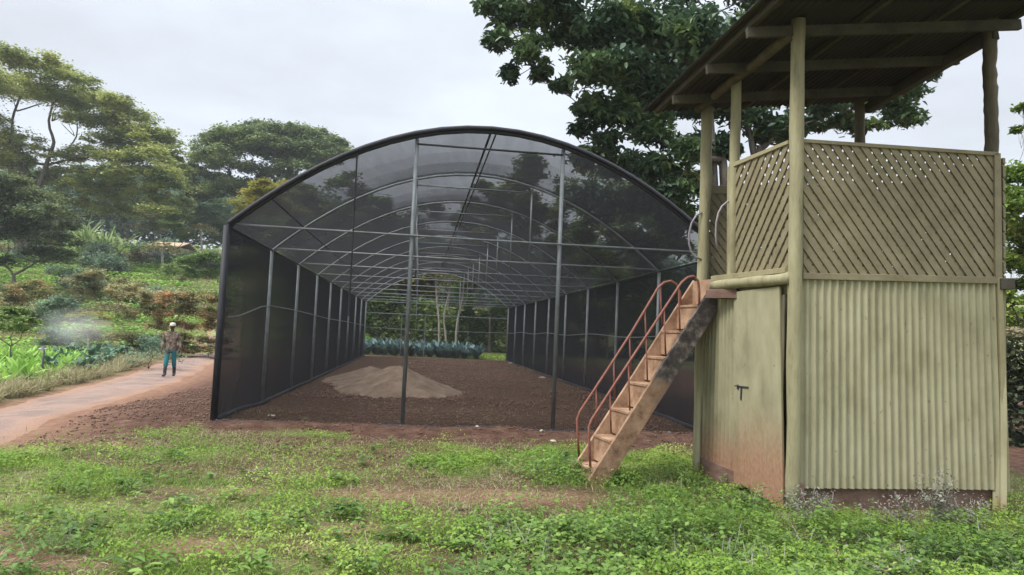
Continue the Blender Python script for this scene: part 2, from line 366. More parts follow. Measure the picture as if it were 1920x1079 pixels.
def axis(parts):
    out = []
    for a, b, st in parts: out.append(np.arange(a, b - 1e-6, st))
    return np.concatenate(out + [np.array([parts[-1][1]])])
gx = axis([(-900, -300, 60), (-300, -120, 18), (-120, -40, 4), (-40, -12, .8), (-12, 9, .085), (9, 20, .5), (20, 60, 4), (60, 240, 18), (240, 900, 60)])
gy = axis([(-60, -10, 10), (-10, 2, 1.5), (2, 4, .2), (4, 14, .075), (14, 26, .2), (26, 60, .6), (60, 120, 2.5), (120, 300, 12), (300, 1200, 60)])
GX, GY = np.meshgrid(gx, gy); GZ = ground_z(GX, GY)
def yb(X): return 9.75 - 1.5 * smooth(-4.2, -6.6, X) + .0 * X
def masks(X, Y):
    n = fbm(X * 1.1, Y * 1.1, 21); n2 = fbm(X * .45, Y * .6, 33)
    edge = yb(X) + (n - .5) * 1.3
    grass = smooth(.25, -.35, Y - edge)
    path = np.exp(-((Y - 6.75 - .05 * X) / .28) ** 2) * smooth(-2.6, -1.6, X) * smooth(1.1, .4, X)
    bare = smooth(.50, .38, n2 + .3 * (n - .5)) * smooth(4.6, 2.2, X) * .85
    pat = np.zeros_like(np.asarray(X, float) + 0.)
    for bx, by, sx, sy in ((-2.2, 5.0, .55, .3), (-3.0, 4.55, .6, .25), (-3.7, 5.1, .5, .3), (-4.6, 8.6, .4, .2), (.25, 6.7, .45, .16), (-1.2, 5.6, .4, .18), (-2.6, 6.6, .5, .15)):
        pat = np.maximum(pat, 1.1 * np.exp(-((X - bx + (n - .5) * .8) / sx) ** 2 - ((Y - by + (n2 - .5) * .8) / sy) ** 2))
    grass = grass * (1 - np.clip(.9 * path + bare + pat, 0, 1) * .95)
    grass = grass * (1 - smooth(3.7, 4.6, X) * smooth(6.2, 7.4, Y) * .8)
    # left garden and hill, lawn at the far end
    gard = smooth(1.0, 1.8, -(X - road_x(Y))) * smooth(9, 13, Y)
    hill = smooth(36, 40, Y) * (.55 + .45 * smooth(.35, .6, n2))
    rows = .5 + .5 * np.sin((Y - 39) * 2 * np.pi / 4.2 + 1.)
    lawn = smooth(41, 43, Y) * smooth(-.17, -.1, X / np.maximum(Y, 1))
    veg = np.maximum(gard * .6, np.where(Y > 38, np.maximum(hill * (.45 + .55 * rows), lawn), 0))
    grass = np.maximum(grass, veg)
    inside = (X * r2[0] + (Y) * f2[0] + CH[0], X * r2[1] + Y * f2[1] + CH[1])
    ins = smooth(-.05, .05, inside[0]) * smooth(8.1, 8., inside[0]) * smooth(-.1, .1, inside[1]) * smooth(28.8, 28.5, inside[1])
    rd = np.exp(-((X - road_x(Y)) / 1.9) ** 4) * smooth(60, 50, Y)
    rd = np.maximum(rd, np.clip(.8 * pat + .8 * path, 0, .85) * smooth(11, 9.5, Y))
    return grass * (1 - ins), ins, rd
mg, mi, mr_ = masks(GX, GY)
ny, nx = GX.shape
idx = np.arange(nx * ny).reshape(ny, nx)
FQ = np.stack([idx[:-1, :-1], idx[:-1, 1:], idx[1:, 1:], idx[1:, :-1]], -1).reshape(-1, 4)
m, nt, out = new_mat('earth')
v = objvec(nt)
n_lo = noise(nt, .9, 6, v); n_mid = noise(nt, 5, 6, v); n_hi = noise(nt, 38, 5, v, .7); n_cl = noise(nt, 14, 4, v, .6)
ag = N(nt, 'ShaderNodeAttribute', attribute_name='grass'); ai = N(nt, 'ShaderNodeAttribute', attribute_name='inside'); ar = N(nt, 'ShaderNodeAttribute', attribute_name='roadside')
soil = ramp(nt, math_(nt, 'ADD', math_(nt, 'MULTIPLY', n_mid, .5), math_(nt, 'MULTIPLY', n_hi, .5)), [(.3, (.035, .018, .012)), (.45, (.085, .045, .031)), (.57, (.135, .077, .054)), (.76, (.27, .18, .13))])
tilled = ramp(nt, math_(nt, 'ADD', math_(nt, 'MULTIPLY', n_cl, .5), math_(nt, 'MULTIPLY', n_hi, .5)), [(.3, (.022, .012, .008)), (.45, (.06, .035, .023)), (.57, (.108, .066, .044)), (.66, (.17, .112, .077)), (.78, (.4, .31, .22))])
turf = ramp(nt, math_(nt, 'ADD', math_(nt, 'MULTIPLY', n_cl, .45), math_(nt, 'MULTIPLY', n_hi, .55)), [(.3, (.055, .065, .022)), (.45, (.12, .135, .045)), (.58, (.21, .2, .085)), (.72, (.34, .29, .16))])
redsoil = ramp(nt, n_mid, [(.3, (.2, .105, .065)), (.7, (.33, .2, .135))])
c = mixc(nt, ar.outputs['Fac'], soil, redsoil)
c = mixc(nt, ai.outputs['Fac'], c, tilled)
gf = math_(nt, 'ADD', ag.outputs['Fac'], math_(nt, 'MULTIPLY', math_(nt, 'SUBTRACT', n_cl, .5), .7)); gf.node.use_clamp = True
gf = math_(nt, 'MULTIPLY', gf, math_(nt, 'GREATER_THAN', ag.outputs['Fac'], .02))
c = mixc(nt, gf, c, turf)
hsum = math_(nt, 'ADD', math_(nt, 'MULTIPLY', n_cl, .6), math_(nt, 'MULTIPLY', n_hi, .4))
principled(nt, out, c, .95, bump(nt, hsum, 1.0, .09), spec=.1)
ground = npmesh('ground', np.stack([GX, GY, GZ], -1).reshape(-1, 3), FQ, m, None, {'grass': mg.ravel(), 'inside': mi.ravel(), 'roadside': mr_.ravel()}, True)
tag(ground, 'brown earth, tilled soil and sloping green hillside', None, None, 'structure')

# road: gravel track
ry = np.concatenate([np.arange(3, 40, .15), np.arange(40, 75, 1.)])
ru = np.linspace(-1, 1, 25); RY, RU = np.meshgrid(ry, ru, indexing='ij')
wig = (fbm(RY * .8, RU * 0 + np.sign(RU) * 7, 44) - .5) * .5
RX = road_x(RY) + RU * (1.12 + wig * np.abs(RU) ** 3)
RZ = ground_z(RX, RY) + .012 + .05 * (1 - RU ** 2) - .03 * np.exp(-((np.abs(RU) - .5) / .16) ** 2) - .03 * np.abs(RU) ** 8
m, nt, out = new_mat('gravel_road'); v = objvec(nt)
n1 = noise(nt, 1.4, 6, v); n2 = noise(nt, 55, 4, v, .7); a = N(nt, 'ShaderNodeAttribute', attribute_name='edge')
grav = ramp(nt, math_(nt, 'ADD', math_(nt, 'MULTIPLY', n1, .35), math_(nt, 'MULTIPLY', n2, .65)), [(.3, (.085, .06, .05)), (.5, (.22, .16, .132)), (.62, (.3, .225, .188)), (.75, (.46, .37, .31))])
reds = ramp(nt, n2, [(.3, (.19, .1, .062)), (.7, (.36, .22, .145))])
ef = math_(nt, 'ADD', a.outputs['Fac'], math_(nt, 'MULTIPLY', math_(nt, 'SUBTRACT', n1, .5), 1.6)); ef.node.use_clamp = True
principled(nt, out, mixc(nt, ef, grav, reds), .95, bump(nt, n2, .6, .02), spec=.1)
k0, k1 = RX.shape; id2 = np.arange(k0 * k1).reshape(k0, k1)
road = npmesh('road', np.stack([RX, RY, RZ], -1).reshape(-1, 3), np.stack([id2[:-1, :-1], id2[:-1, 1:], id2[1:, 1:], id2[1:, :-1]], -1).reshape(-1, 4), m, None, {'edge': (np.abs(RU) ** 2.5).ravel()}, True)
tag(road, 'pale gravel track with red earth edges', None, None, 'structure')

# ------------------------------------------------------------------ ground cover
def grass_fac(X, Y): return masks(X, Y)[0]
def scatter(n, x0, x1, y0, y1, dens):
    X = RNG.uniform(x0, x1, n); Y = RNG.uniform(y0, y1, n); k = RNG.random(n) < dens(X, Y); return X[k], Y[k]
def in_view(X, Y, pad=.6): return np.abs(X) < Y * .745 + pad
def hut_free(X, Y):
    a = (X - 2.69) * .282 * 0
    e1 = np.array([.992, .127]); e2 = np.array([-.282, .959])
    dx, dy = X - 2.69, Y - 6.67
    det = e1[0] * e2[1] - e1[1] * e2[0]
    s = (dx * e2[1] - dy * e2[0]) / det; t = (-dx * e1[1] + dy * e1[0]) / det
    return ~((s > .03) & (s < 2.15) & (t > .03) & (t < 1.8))
def dens_short(X, Y):
    g = grass_fac(X, Y); c = fbm(X * 2.2, Y * 2.2, 71); return np.where((Y < 11.5) & in_view(X, Y) & hut_free(X, Y), g * (.12 + 1.0 * smooth(.38, .6, c)), 0)
X, Y = scatter(360000, -8.2, 6.5, 4.0, 11, dens_short)
cl = fbm(X * 2.2, Y * 2.2, 71)
h = RNG.random(len(X)) * (.015 + .15 * smooth(.4, .7, cl))
P = np.stack([X, Y, ground_z(X, Y) + .008 + h], 1)
o = leaves('ground_cover', P, RNG.uniform(.012, .034, len(X)) * (.8 + .7 * fbm(X * 1.5, Y * 1.5, 89)), LM['grass'], aspect=.55, up=.45, tone=np.clip(-.25 + .85 * fbm(X * .8, Y * .8, 88) + .65 * fbm(X * 3.1, Y * 3.1, 90), 0, 1))
tag(o, 'low bright green weeds and clover over the foreground', 'ground cover', None, 'stuff')
X, Y = scatter(240000, -8.2, 6.5, 4.0, 11, lambda X, Y: np.where(in_view(X, Y) & hut_free(X, Y), (.03 + .97 * grass_fac(X, Y)) * smooth(.3, .7, fbm(X * 1.6, Y * 1.6, 55)) * smooth(10.3, 9.3, Y), 0))
B = np.stack([X, Y, ground_z(X, Y)], 1); D = RNG.normal(size=B.shape) * .55; D[:, 2] = 1
o = blades('grass', B, D, RNG.uniform(.03, .13, len(X)), RNG.uniform(.003, .008, len(X)), LM['grass'], bend=.9, seg=2, tone=np.clip(-.2 + 1.2 * fbm(X * 1.3, Y * 1.3, 93), 0, 1))
tag(o, 'short thin grass blades among the foreground weeds', 'grass', None, 'stuff')
X, Y = scatter(110000, -8.2, 6.5, 4.0, 10, lambda X, Y: np.where(in_view(X, Y) & hut_free(X, Y) & (Y < yb(X) + .2), .25 + .75 * smooth(.4, .65, fbm(X * 1.9, Y * 1.9, 155)), 0))
B = np.stack([X, Y, ground_z(X, Y) + .004], 1); D = RNG.normal(size=B.shape); D[:, 2] = np.abs(D[:, 2]) * .35 + .1
o = blades('dry_straw', B, D, RNG.uniform(.03, .11, len(X)), RNG.uniform(.003, .007, len(X)), LM['dry'], bend=.5, seg=2)
tag(o, 'dry straw-coloured stalks lying among the foreground weeds', 'straw', None, 'stuff')
# taller leafy weeds lower right, around stair foot and hut
def dens_tall(X, Y):
    a = smooth(6.35, 5.7, Y - .0 * X) * smooth(-.5, 1.0, X + (5.6 - Y) * .2 + (fbm(X, Y, 12) - .5) * 2)
    b = np.exp(-(((X - 1.75) / .55) ** 2 + ((Y - 7.6) / .55) ** 2)) + .8 * np.exp(-(((X - .75) / .5) ** 2 + ((Y - 7.9) / .35) ** 2)) + .9 * np.exp(-(((X - 2.15) / .3) ** 2 + ((Y - 6.6) / .3) ** 2))
    a = a * (1 - .75 * smooth(6.0, 6.3, Y) * smooth(2.6, 2.9, X))
    c = smooth(5.6, 5.2, Y) * .4 * smooth(.5, .68, fbm(X * 1.3, Y * 1.3, 14))
    return np.where(in_view(X, Y) & hut_free(X, Y), np.clip(a + b + c, 0, 1) * smooth(.3, .55, fbm(X * 2.6, Y * 2.6, 61)), 0)
X, Y = scatter(26000, -5, 6.2, 4.0, 8.6, dens_tall)
nl = 7; st = np.repeat(np.arange(len(X)), nl)
hh = RNG.uniform(.04, .16, len(X)) * (.35 + 1.5 * smooth(.35, .7, fbm(X * 1.9, Y * 1.9, 66))) + .14 * (RNG.random(len(X)) < .02)
t = RNG.random(len(st)) ** .6
P = np.stack([X[st] + RNG.normal(size=len(st)) * .028, Y[st] + RNG.normal(size=len(st)) * .028, ground_z(X, Y)[st] + hh[st] * t], 1)
o = leaves('weeds', P, RNG.uniform(.025, .062, len(st)), LM['weed'], aspect=.58, up=.55, long_=False, tone=np.clip(-.15 + .75 * fbm(X * 1.2, Y * 1.2, 77)[st] + .5 * RNG.random(len(X))[st], 0, 1))
tag(o, 'dense leafy green weeds by the hut and stair foot', 'weeds', None, 'stuff')
X3, Y3 = scatter(900, -7, 5.5, 4.1, 9.5, lambda X, Y: np.where(in_view(X, Y) & hut_free(X, Y), grass_fac(X, Y) * smooth(.4, .6, fbm(X * .9, Y * .9, 141)), 0))
st3 = np.repeat(np.arange(len(X3)), 9); ang = RNG.random(len(st3)) * 6.283; rr = RNG.uniform(.02, .07, len(st3))
A3 = np.stack([np.cos(ang), np.sin(ang), .25 + .3 * RNG.random(len(st3))], 1)
P3 = np.stack([X3[st3] + np.cos(ang) * rr, Y3[st3] + np.sin(ang) * rr, ground_z(X3, Y3)[st3] + .03 + .09 * RNG.random(len(st3))], 1)
o = leaves('broad_weeds', P3, RNG.uniform(.05, .1, len(st3)), LM['weed'], aspect=.45, up=.8, long_=True, A=A3, tone=RNG.random(len(X3))[st3] * .8); tag(o, 'scattered broad-leaved weeds standing out of the turf', 'weeds', None, 'stuff')
k = RNG.random(len(X)) < .25; X2, Y2 = X[k], Y[k]; B = np.stack([X2, Y2, ground_z(X2, Y2)], 1); D = RNG.normal(size=B.shape) * .6; D[:, 2] = 1
o = blades('dead_stems', B, D, RNG.uniform(.08, .3, len(B)), RNG.uniform(.003, .007, len(B)), LM['greyweed'], bend=.6, seg=3); tag(o, 'thin ashen dead stems poking out of the weeds', 'dead stems', None, 'stuff')

# clods, straw and scraps lying on the soil
X, Y = scatter(90000, -7.5, 5.5, 8.4, 17, lambda X, Y: np.where(in_view(X, Y) & (X > road_x(Y) + 1.4), (1 - grass_fac(X, Y)) * (.12 + smooth(.35, .7, fbm(X * 1.2, Y * 1.2, 91))), 0))
P = np.stack([X, Y, ground_z(X, Y) + .012], 1); n = len(P)
s = (.004 + .022 * RNG.random(n) ** 5)[:, None, None] * (.6 + .8 * RNG.random((n, 6, 1)))
base = np.array([[1, 0, 0], [0, 1, 0], [-1, 0, 0], [0, -1, 0], [0, 0, .8], [0, 0, -.6]])
V = (P[:, None, :] + base[None] * s).reshape(-1, 3); b = np.arange(n)[:, None] * 6
FQ = np.concatenate([b + np.array([t_]) for t_ in ((0, 1, 4), (1, 2, 4), (2, 3, 4), (3, 0, 4), (1, 0, 5), (2, 1, 5), (3, 2, 5), (0, 3, 5))])
o = npmesh('clods', V, FQ, mottled('clod_soil', [(.06, .033, .023), (.12, .068, .048), (.26, .18, .13)], 25, .95, fine=30)); tag(o, 'loose clods and crumbs of red brown soil', 'soil clods', None, 'stuff'); o_clod = o

X, Y = scatter(16000, -5, 6, 9.5, 40, lambda X, Y: np.where(in_view(X, Y), masks(X, Y)[1] * (.3 + smooth(.4, .65, fbm(X * .8, Y * .8, 121))), 0) + .12 * (Y < 11))
B = np.stack([X, Y, ground_z(X, Y) + .012], 1); D = RNG.normal(size=B.shape); D[:, 2] = np.abs(D[:, 2]) * .15 + .03
o = blades('straw_litter', B, D, RNG.uniform(.04, .16, len(X)), RNG.uniform(.006, .016, len(X)), LM['dry'], bend=.2, seg=2, tone=.35 * RNG.random(len(X))); tag(o, 'pale straw flecks and dry leaves littering the tilled soil', 'litter', None, 'stuff')
X, Y = scatter(60000, -5, 6, 15, 40, lambda X, Y: np.where(in_view(X, Y), masks(X, Y)[1] * smooth(.35, .6, fbm(X * .7, Y * .7, 131)), 0))
P = np.stack([X, Y, ground_z(X, Y) + .02], 1); n = len(P); s = (.008 + .036 * RNG.random(n) ** 5)[:, None, None] * (.6 + .8 * RNG.random((n, 6, 1)))
V = (P[:, None, :] + base[None] * s).reshape(-1, 3); b = np.arange(n)[:, None] * 6
FQ = np.concatenate([b + np.array([t_]) for t_ in ((0, 1, 4), (1, 2, 4), (2, 3, 4), (3, 0, 4), (1, 0, 5), (2, 1, 5), (3, 2, 5), (0, 3, 5))])
o = npmesh('clods', V, FQ, o_clod.data.materials[0]); tag(o, 'dug clods over the soil floor deep inside the net house', 'soil clods', None, 'stuff')

# ------------------------------------------------------------------ shade-net house
W_ = 7.97; EH = 3.0; RISE = 1.8
HY = [0, 3.205, 6.333, 9.526, 12.697, 15.9, 19.055, 22.217, 25.358, 28.48]
def arch(x, extra=0): return EH + RISE * (1 - ((x - W_ / 2) / (W_ / 2)) ** 2) + extra
house = thing('shade_net_house', 'long arched shade house of black netting over grey pipe hoops on tilled soil', 'net house', h2w(0, 0, 0))
def hp(x, y, z): return np.array(h2w(x, y, z))
NSEG = 30
xs = [W_ / 2 * (1 - math.cos(math.pi * i / NSEG)) for i in range(NSEG + 1)]
for i, y in enumerate(HY):
    front = i == 0
    MB().tube([hp(x, y, arch(x)) for x in xs], .034 if front else .024, 8).build('hoop', MT['dark_steel'] if front else MT['steel'], house, True)
    for x in (0, W_):
        b = float(ground_z(*hp(x, y, 0)[:2])) - .15
        MB().tube([hp(x, y, b), hp(x, y, EH)], .032 if front else .034, 8).build('post', MT['dark_steel'] if front else MT['steel'], house, True)
    # tie bar and the little truss above it
    zt = 3.05; dx = W_ / 2 * (1 - math.sqrt(1 - (zt - EH) / RISE)); xa, xb = 2.78, 5.17; zu = 4.52
    MB().tube([hp(dx + .02, y, zt), hp(W_ / 2, y, zt - .015), hp(W_ - dx - .02, y, zt)], .017, 6).build('tie_bar', MT['steel'], house, True)
    MB().tube([hp(xa, y + .03, zu), hp(xb, y + .03, zu)], .017, 6).build('upper_tie_bar', MT['dark_steel'] if front else MT['steel'], house, True)
    for x in (xa, xb):
        zb = float(ground_z(*hp(x, y, 0)[:2])) - .12 if front or i == 9 else zt
        MB().tube([hp(x, y + .05, zb), hp(x, y + .05, arch(x) - .03)], .034 if front else .017, 8).build('front_post' if front else 'truss_post', MT['steel'], house, True)
# lengthwise pipes
for x, r in ((0, .022), (W_, .022), (W_ / 2 - .04, .02), (W_ / 2 + .05, .014), (.62, .012), (W_ - .62, .012)):
    z = EH + .005 if x in (0, W_) else arch(x) - .045
    MB().tube([hp(x, y, z) for y in HY], r, 6).build('purlin', MT['dark_steel'], house, True)
# guide wire sagging along the side walls, and round the far end
def wire(x, f): return [hp(x, y, f(y)) for y in np.linspace(.05, 28.4, 40)]
MB().tube(wire(.07, lambda y: 1.62 + .28 * smooth(0, 3, y) - .12 * smooth(4, 14, y) - .1 * smooth(14, 28, y)), .011, 5).build('guide_wire', MT['steel'], house)
MB().tube(wire(W_ - .07, lambda y: 1.62 + .03 * math.sin(y * .9)), .011, 5).build('guide_wire', MT['steel'], house)
MB().tube([hp(x, 28.42, 1.6 - .05 * math.sin(x / W_ * math.pi)) for x in np.linspace(.05, W_ - .05, 12)], .011, 5).build('guide_wire', MT['steel'], house)
MB().tube([hp(1.86, -.02, arch(1.86)), hp(1.87, .0, 2.6), hp(1.87, .02, 1.72)], .014, 6).build('hanging_cord', MT['dark_steel'], house)
MB().tube([hp(x, 28.48, 2.4) for x in (0, W_)], .017, 5).build('end_rail', MT['steel'], house)
for x in (2.0, 3.3): MB().tube([hp(x, 28.48, -.1), hp(x, 28.48, 2.4)], .022, 6).build('end_post', MT['steel'], house)
# netting
def sheet(fn, us, vs):
    U, Vv = np.meshgrid(us, vs, indexing='ij'); P = np.array([[fn(a, b) for b in vs] for a in us]).reshape(-1, 3)
    k0, k1 = len(us), len(vs); i2 = np.arange(k0 * k1).reshape(k0, k1)
    return P, np.stack([i2[:-1, :-1], i2[:-1, 1:], i2[1:, 1:], i2[1:, :-1]], -1).reshape(-1, 4)
ysn = sorted(set(list(np.linspace(0, 28.48, 72)) + HY))
def sag(y):
    d = min(abs(y - h_) for h_ in HY); return .06 * min(1, d / 1.2)
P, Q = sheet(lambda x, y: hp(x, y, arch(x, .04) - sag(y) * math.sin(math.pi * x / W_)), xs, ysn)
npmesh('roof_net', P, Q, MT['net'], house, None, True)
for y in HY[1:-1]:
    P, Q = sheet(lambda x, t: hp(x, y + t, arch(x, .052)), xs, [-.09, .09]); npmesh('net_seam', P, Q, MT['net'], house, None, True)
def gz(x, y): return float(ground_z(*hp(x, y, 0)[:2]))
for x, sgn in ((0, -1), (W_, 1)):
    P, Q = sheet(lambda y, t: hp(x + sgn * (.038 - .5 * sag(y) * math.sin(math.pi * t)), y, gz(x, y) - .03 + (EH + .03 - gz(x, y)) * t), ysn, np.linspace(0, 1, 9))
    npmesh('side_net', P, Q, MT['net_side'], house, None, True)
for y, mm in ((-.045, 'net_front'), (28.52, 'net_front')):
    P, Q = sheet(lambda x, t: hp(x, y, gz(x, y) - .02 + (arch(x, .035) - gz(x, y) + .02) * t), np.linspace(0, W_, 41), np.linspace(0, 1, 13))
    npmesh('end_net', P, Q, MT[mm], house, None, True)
# rolled hem of the net: along the front arch, the corner posts and the ground line
MB().tube([hp(x, -.03, arch(x, .05)) for x in xs], .042, 7).build('net_hem', MT['black_foil'], house, True)
MB().tube([hp(-.02, -.04, gz(0, 0) - .1), hp(-.02, -.04, EH + .02)], .046, 7).build('net_hem', MT['black_foil'], house, True)
MB().tube([hp(x, -.06, gz(x, -.06) + .0) for x in np.linspace(0, W_, 60)], .022, 6).build('net_hem', MT['black_foil'], house, True)
for x in (.04, W_ - .04):
    MB().tube([hp(x, y, gz(x, y) + .02) for y in np.linspace(0, 28.4, 60)], .045, 6).build('net_hem', MT['black_foil'], house, True)

# heap of gravelly sand inside
U, Vv = np.meshgrid(np.linspace(-3.4, 3.4, 70), np.linspace(-4.2, 6.2, 90), indexing='ij')
hc = at(745, 720, 17.6); cx, cy = hc[0], hc[1]
RX = cx + U - .1 * Vv; RY = cy + Vv
hz = .6 * np.maximum(0, 1 - np.sqrt((U / 1.7) ** 2 + (Vv / 2.2) ** 2)) ** 1.1 + .48 * np.maximum(0, 1 - np.sqrt(((U + 1.0) / 1.6) ** 2 + ((Vv - 3.2) / 2.9) ** 2))
hz = hz + .18 * np.maximum(0, 1 - np.sqrt(((U - .2) / 2.6) ** 2 + ((Vv - .4) / 2.4) ** 2))
hz = np.maximum(hz - .03, 0) * (.75 + .5 * fbm(RX * 1.6, RY * 1.6, 5)) + .05 * (fbm(RX * 5, RY * 5, 6) - .5)
RZ = terr(RX, RY) + hz - .045
k0, k1 = RX.shape; id2 = np.arange(k0 * k1).reshape(k0, k1)
o = npmesh('gravel_heap', np.stack([RX, RY, RZ], -1).reshape(-1, 3), np.stack([id2[:-1, :-1], id2[1:, :-1], id2[1:, 1:], id2[:-1, 1:]], -1).reshape(-1, 4),
           mottled('heap_sand', [(.085, .056, .037), (.15, .103, .07), (.22, .16, .115)], 3, .95, fine=50, bstr=.6, bdist=.03), None, None, True)
tag(o, 'spread heap of pale brown sand on the soil inside the net house', 'sand heap')

def stone(loc, s, name, label, cat, mat, flat=.5, group=None):
    n = 8; mb = MB(); rings = []
    for k, (rr, zz) in enumerate(((.7, -.3), (1, .1), (.75, .7), (.2, 1))):
        rings.append([np.array(loc) + np.array([math.cos(a) * rr, math.sin(a) * rr * .75, zz * flat]) * s * random.uniform(.85, 1.15) for a in [2 * math.pi * j / n for j in range(n)]])
    vs = [p for r in rings for p in r]; fs = [(i * n + j, i * n + (j + 1) % n, (i + 1) * n + (j + 1) % n, (i + 1) * n + j) for i in range(3) for j in range(n)] + [tuple(3 * n + j for j in range(n))]
    o = mb.add(vs, fs).build(name, mat, None); return tag(o, label, cat, group)
for (px, py, s, nm, lb, ct, mt, fl) in (
    (509, 787, .07, 'stone', 'small flat cream stone near the left front corner of net house', 'stone', 'white_stone', .3),
    (894, 812, .035, 'stone', 'tiny white pebble at the foot of the front netting', 'stone', 'white_stone', .6),
    (1016, 817, .045, 'stone', 'white pebble just left of the right front post', 'stone', 'white_stone', .6),
    (1037, 829, .05, 'stone', 'whitish lump in the weeds below the right front post', 'stone', 'white_stone', .5),
    (1016, 709, .14, 'footing_lump', 'pale concrete lump beside fifth right wall post', 'concrete', 'concrete', .35),
    (957, 682, .16, 'footing_lump', 'pale concrete lump near far right wall posts', 'concrete', 'concrete', .3),
    (1255, 813, .06, 'stone', 'pinkish clod behind the stairs beside the hut', 'stone', 'white_stone', .5)):
    q = at(px, py, 1.); d = q - CAM; t = -CAM[2] / d[2]; p = CAM + d * t; p[2] = float(ground_z(p[0], p[1]))
    stone(p, s, nm, lb, ct, MT[mt], fl)

# ------------------------------------------------------------------ hut on posts
Npt = np.array([2.69, 6.67]); Rpt = np.array([4.88, 6.95]); Lpt = np.array([2.21, 8.30]); Bpt = Rpt + Lpt - Npt
def fd(px, A, B):
    """depth where the pixel column px meets the vertical plane A-B (plan coordinates, forward = depth)"""
    k = (px - 960) / F; d = B - A
    s = (k * A[1] - A[0]) / (d[0] - k * d[1]); return A[1] + s * d[1]
# plan coordinates are camera right / forward; at() wants the camera depth, which is the same up to the small pitch
def fp(px, py): return at(px, py, fd(px, Npt, Rpt))      # point on the front face
def lp(px, py): return at(px, py, fd(px, Npt, Lpt))      # point on the left face
def bp(px, py): return at(px, py, fd(px, Lpt, Bpt))      # back face
def rp_(px, py): return at(px, py, fd(px, Rpt, Bpt))
hut = thing('raised_hut', 'olive green corrugated shed with lattice lookout deck and sloping roof on log posts', 'hut', lp(1490, 950))
nf = np.cross(fp(1870, 520) - fp(1505, 520), (0, 0, 1)); nf /= np.linalg.norm(nf)       # outward normal of the front face (towards the camera)
nl_ = np.cross((0, 0, 1), lp(1340, 520) - lp(1480, 520)); nl_ /= np.linalg.norm(nl_)
if nf[1] > 0: nf = -nf
if nl_[0] > 0: nl_ = -nl_
MT['dark_post'] = mottled('dark_log', [(.05, .04, .026), (.1, .083, .054), (.15, .125, .085)], 4, .75, (2.5, 2.5, .35), .5, .01, 26)  # darker brown than the other logs: right and back posts, roof log
def log(pts, r, name='post', mat='paint_post'):
    P = []; k = len(pts)
    for i in range(k - 1):
        for t in np.linspace(0, 1, 8, endpoint=(i == k - 2)):
            p = pts[i] * (1 - t) + pts[i + 1] * t; P.append(p + RNG.normal(size=3) * .0035)
    rr = [r * (1 + .04 * math.sin(i * 1.7) + .02 * RNG.normal()) for i in range(len(P))]
    return MB().tube(P, rr, 14).build(name, MT[mat], hut, True)
dN, dR = 6.67, 6.95
log([at(1486, 962, dN), at(1491, 515, dN), at(1497, 38, dN)], .066)
log([at(1868, 950, dR + .13), at(1860, 400, dR + .13), at(1860, 278, dR + .13), at(1858, 195, dR + .13), at(1855, 125, dR + .13), at(1858, 30, dR + .13)], .062, 'post', 'dark_post')
log([at(1308, 905, 8.3), at(1318, 520, 8.3), at(1326, 200, 8.3)], .066)
dM = fd(1376, Npt, Lpt)
log([at(1372, 540, dM), at(1376, 400, dM), at(1381, 150, dM)], .055)
dB = 8.6
log([at(1618, 800, dB), at(1613, 400, dB), at(1611, 180, dB)], .06, 'post', 'dark_post')

def corrugated(name, A0, B0, A1, B1, nrm, mat, pitch=.079, amp=.016):
    """wavy sheet from bottom edge A0-B0 to top edge A1-B1"""
    w = np.linalg.norm(B0 - A0); n = int(w / pitch * 8); us = np.linspace(0, 1, n + 1); vs = np.linspace(0, 1, 14); P = []
    for a in us:
        ph = math.cos(a * w / pitch * 2 * math.pi)
        for b in vs:
            p = (A0 * (1 - a) + B0 * a) * (1 - b) + (A1 * (1 - a) + B1 * a) * b
            dent = .012 * (float(fbm(a * w * 1.6, b * 2.4, 17)) - .5)
            P.append(p + nrm * (amp * ph + dent))
    k0, k1 = len(us), len(vs); i2 = np.arange(k0 * k1).reshape(k0, k1)
    return npmesh(name, np.array(P), np.stack([i2[:-1, :-1], i2[1:, :-1], i2[1:, 1:], i2[:-1, 1:]], -1).reshape(-1, 4), mat, hut, None, True)
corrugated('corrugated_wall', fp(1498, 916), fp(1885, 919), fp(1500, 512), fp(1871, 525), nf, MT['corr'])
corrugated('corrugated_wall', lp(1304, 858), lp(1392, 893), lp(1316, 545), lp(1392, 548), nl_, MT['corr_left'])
# back and right walls close the store room
for A, B, nm in (((Rpt), (Bpt), 'side_wall'), ((Bpt), (Lpt), 'rear_wall')):
    a0 = np.array([A[0], A[1], 0.02]); b0 = np.array([B[0], B[1], .02]); a1 = a0 + (0, 0, 2.2); b1 = b0 + (0, 0, 2.2)
    nn = np.cross(b0 - a0, (0, 0, 1)); nn /= np.linalg.norm(nn); corrugated(nm, a0, b0, a1, b1, nn, MT['corr'])
# edge boards
def board(q, nrm, th, name, mat, parent=None, bevel=.004):
    return MB().prism([np.array(p) + np.array(nrm) * .002 for p in q], np.array(nrm) * th).build(name, mat, parent or hut, False, bevel)
board([fp(1866, 520), fp(1875, 521), fp(1890, 922), fp(1879, 921)], nf * 1.0, .03, 'corner_board', MT['paint'])
board([p - nf * .03 for p in (fp(1491, 905), fp(1893, 912), fp(1893, 962), fp(1491, 966))], -nf, .04, 'plinth_board', MT['brown_board'])
board([lp(1303, 852), lp(1386, 886), lp(1384, 926), lp(1302, 890)], nl_, .03, 'plinth_board', MT['brown_board'])
board([fp(1481, 905), fp(1503, 905), fp(1503, 962), fp(1481, 962)], nf * 1.0, .05, 'corner_foot', MT['brown_board'])
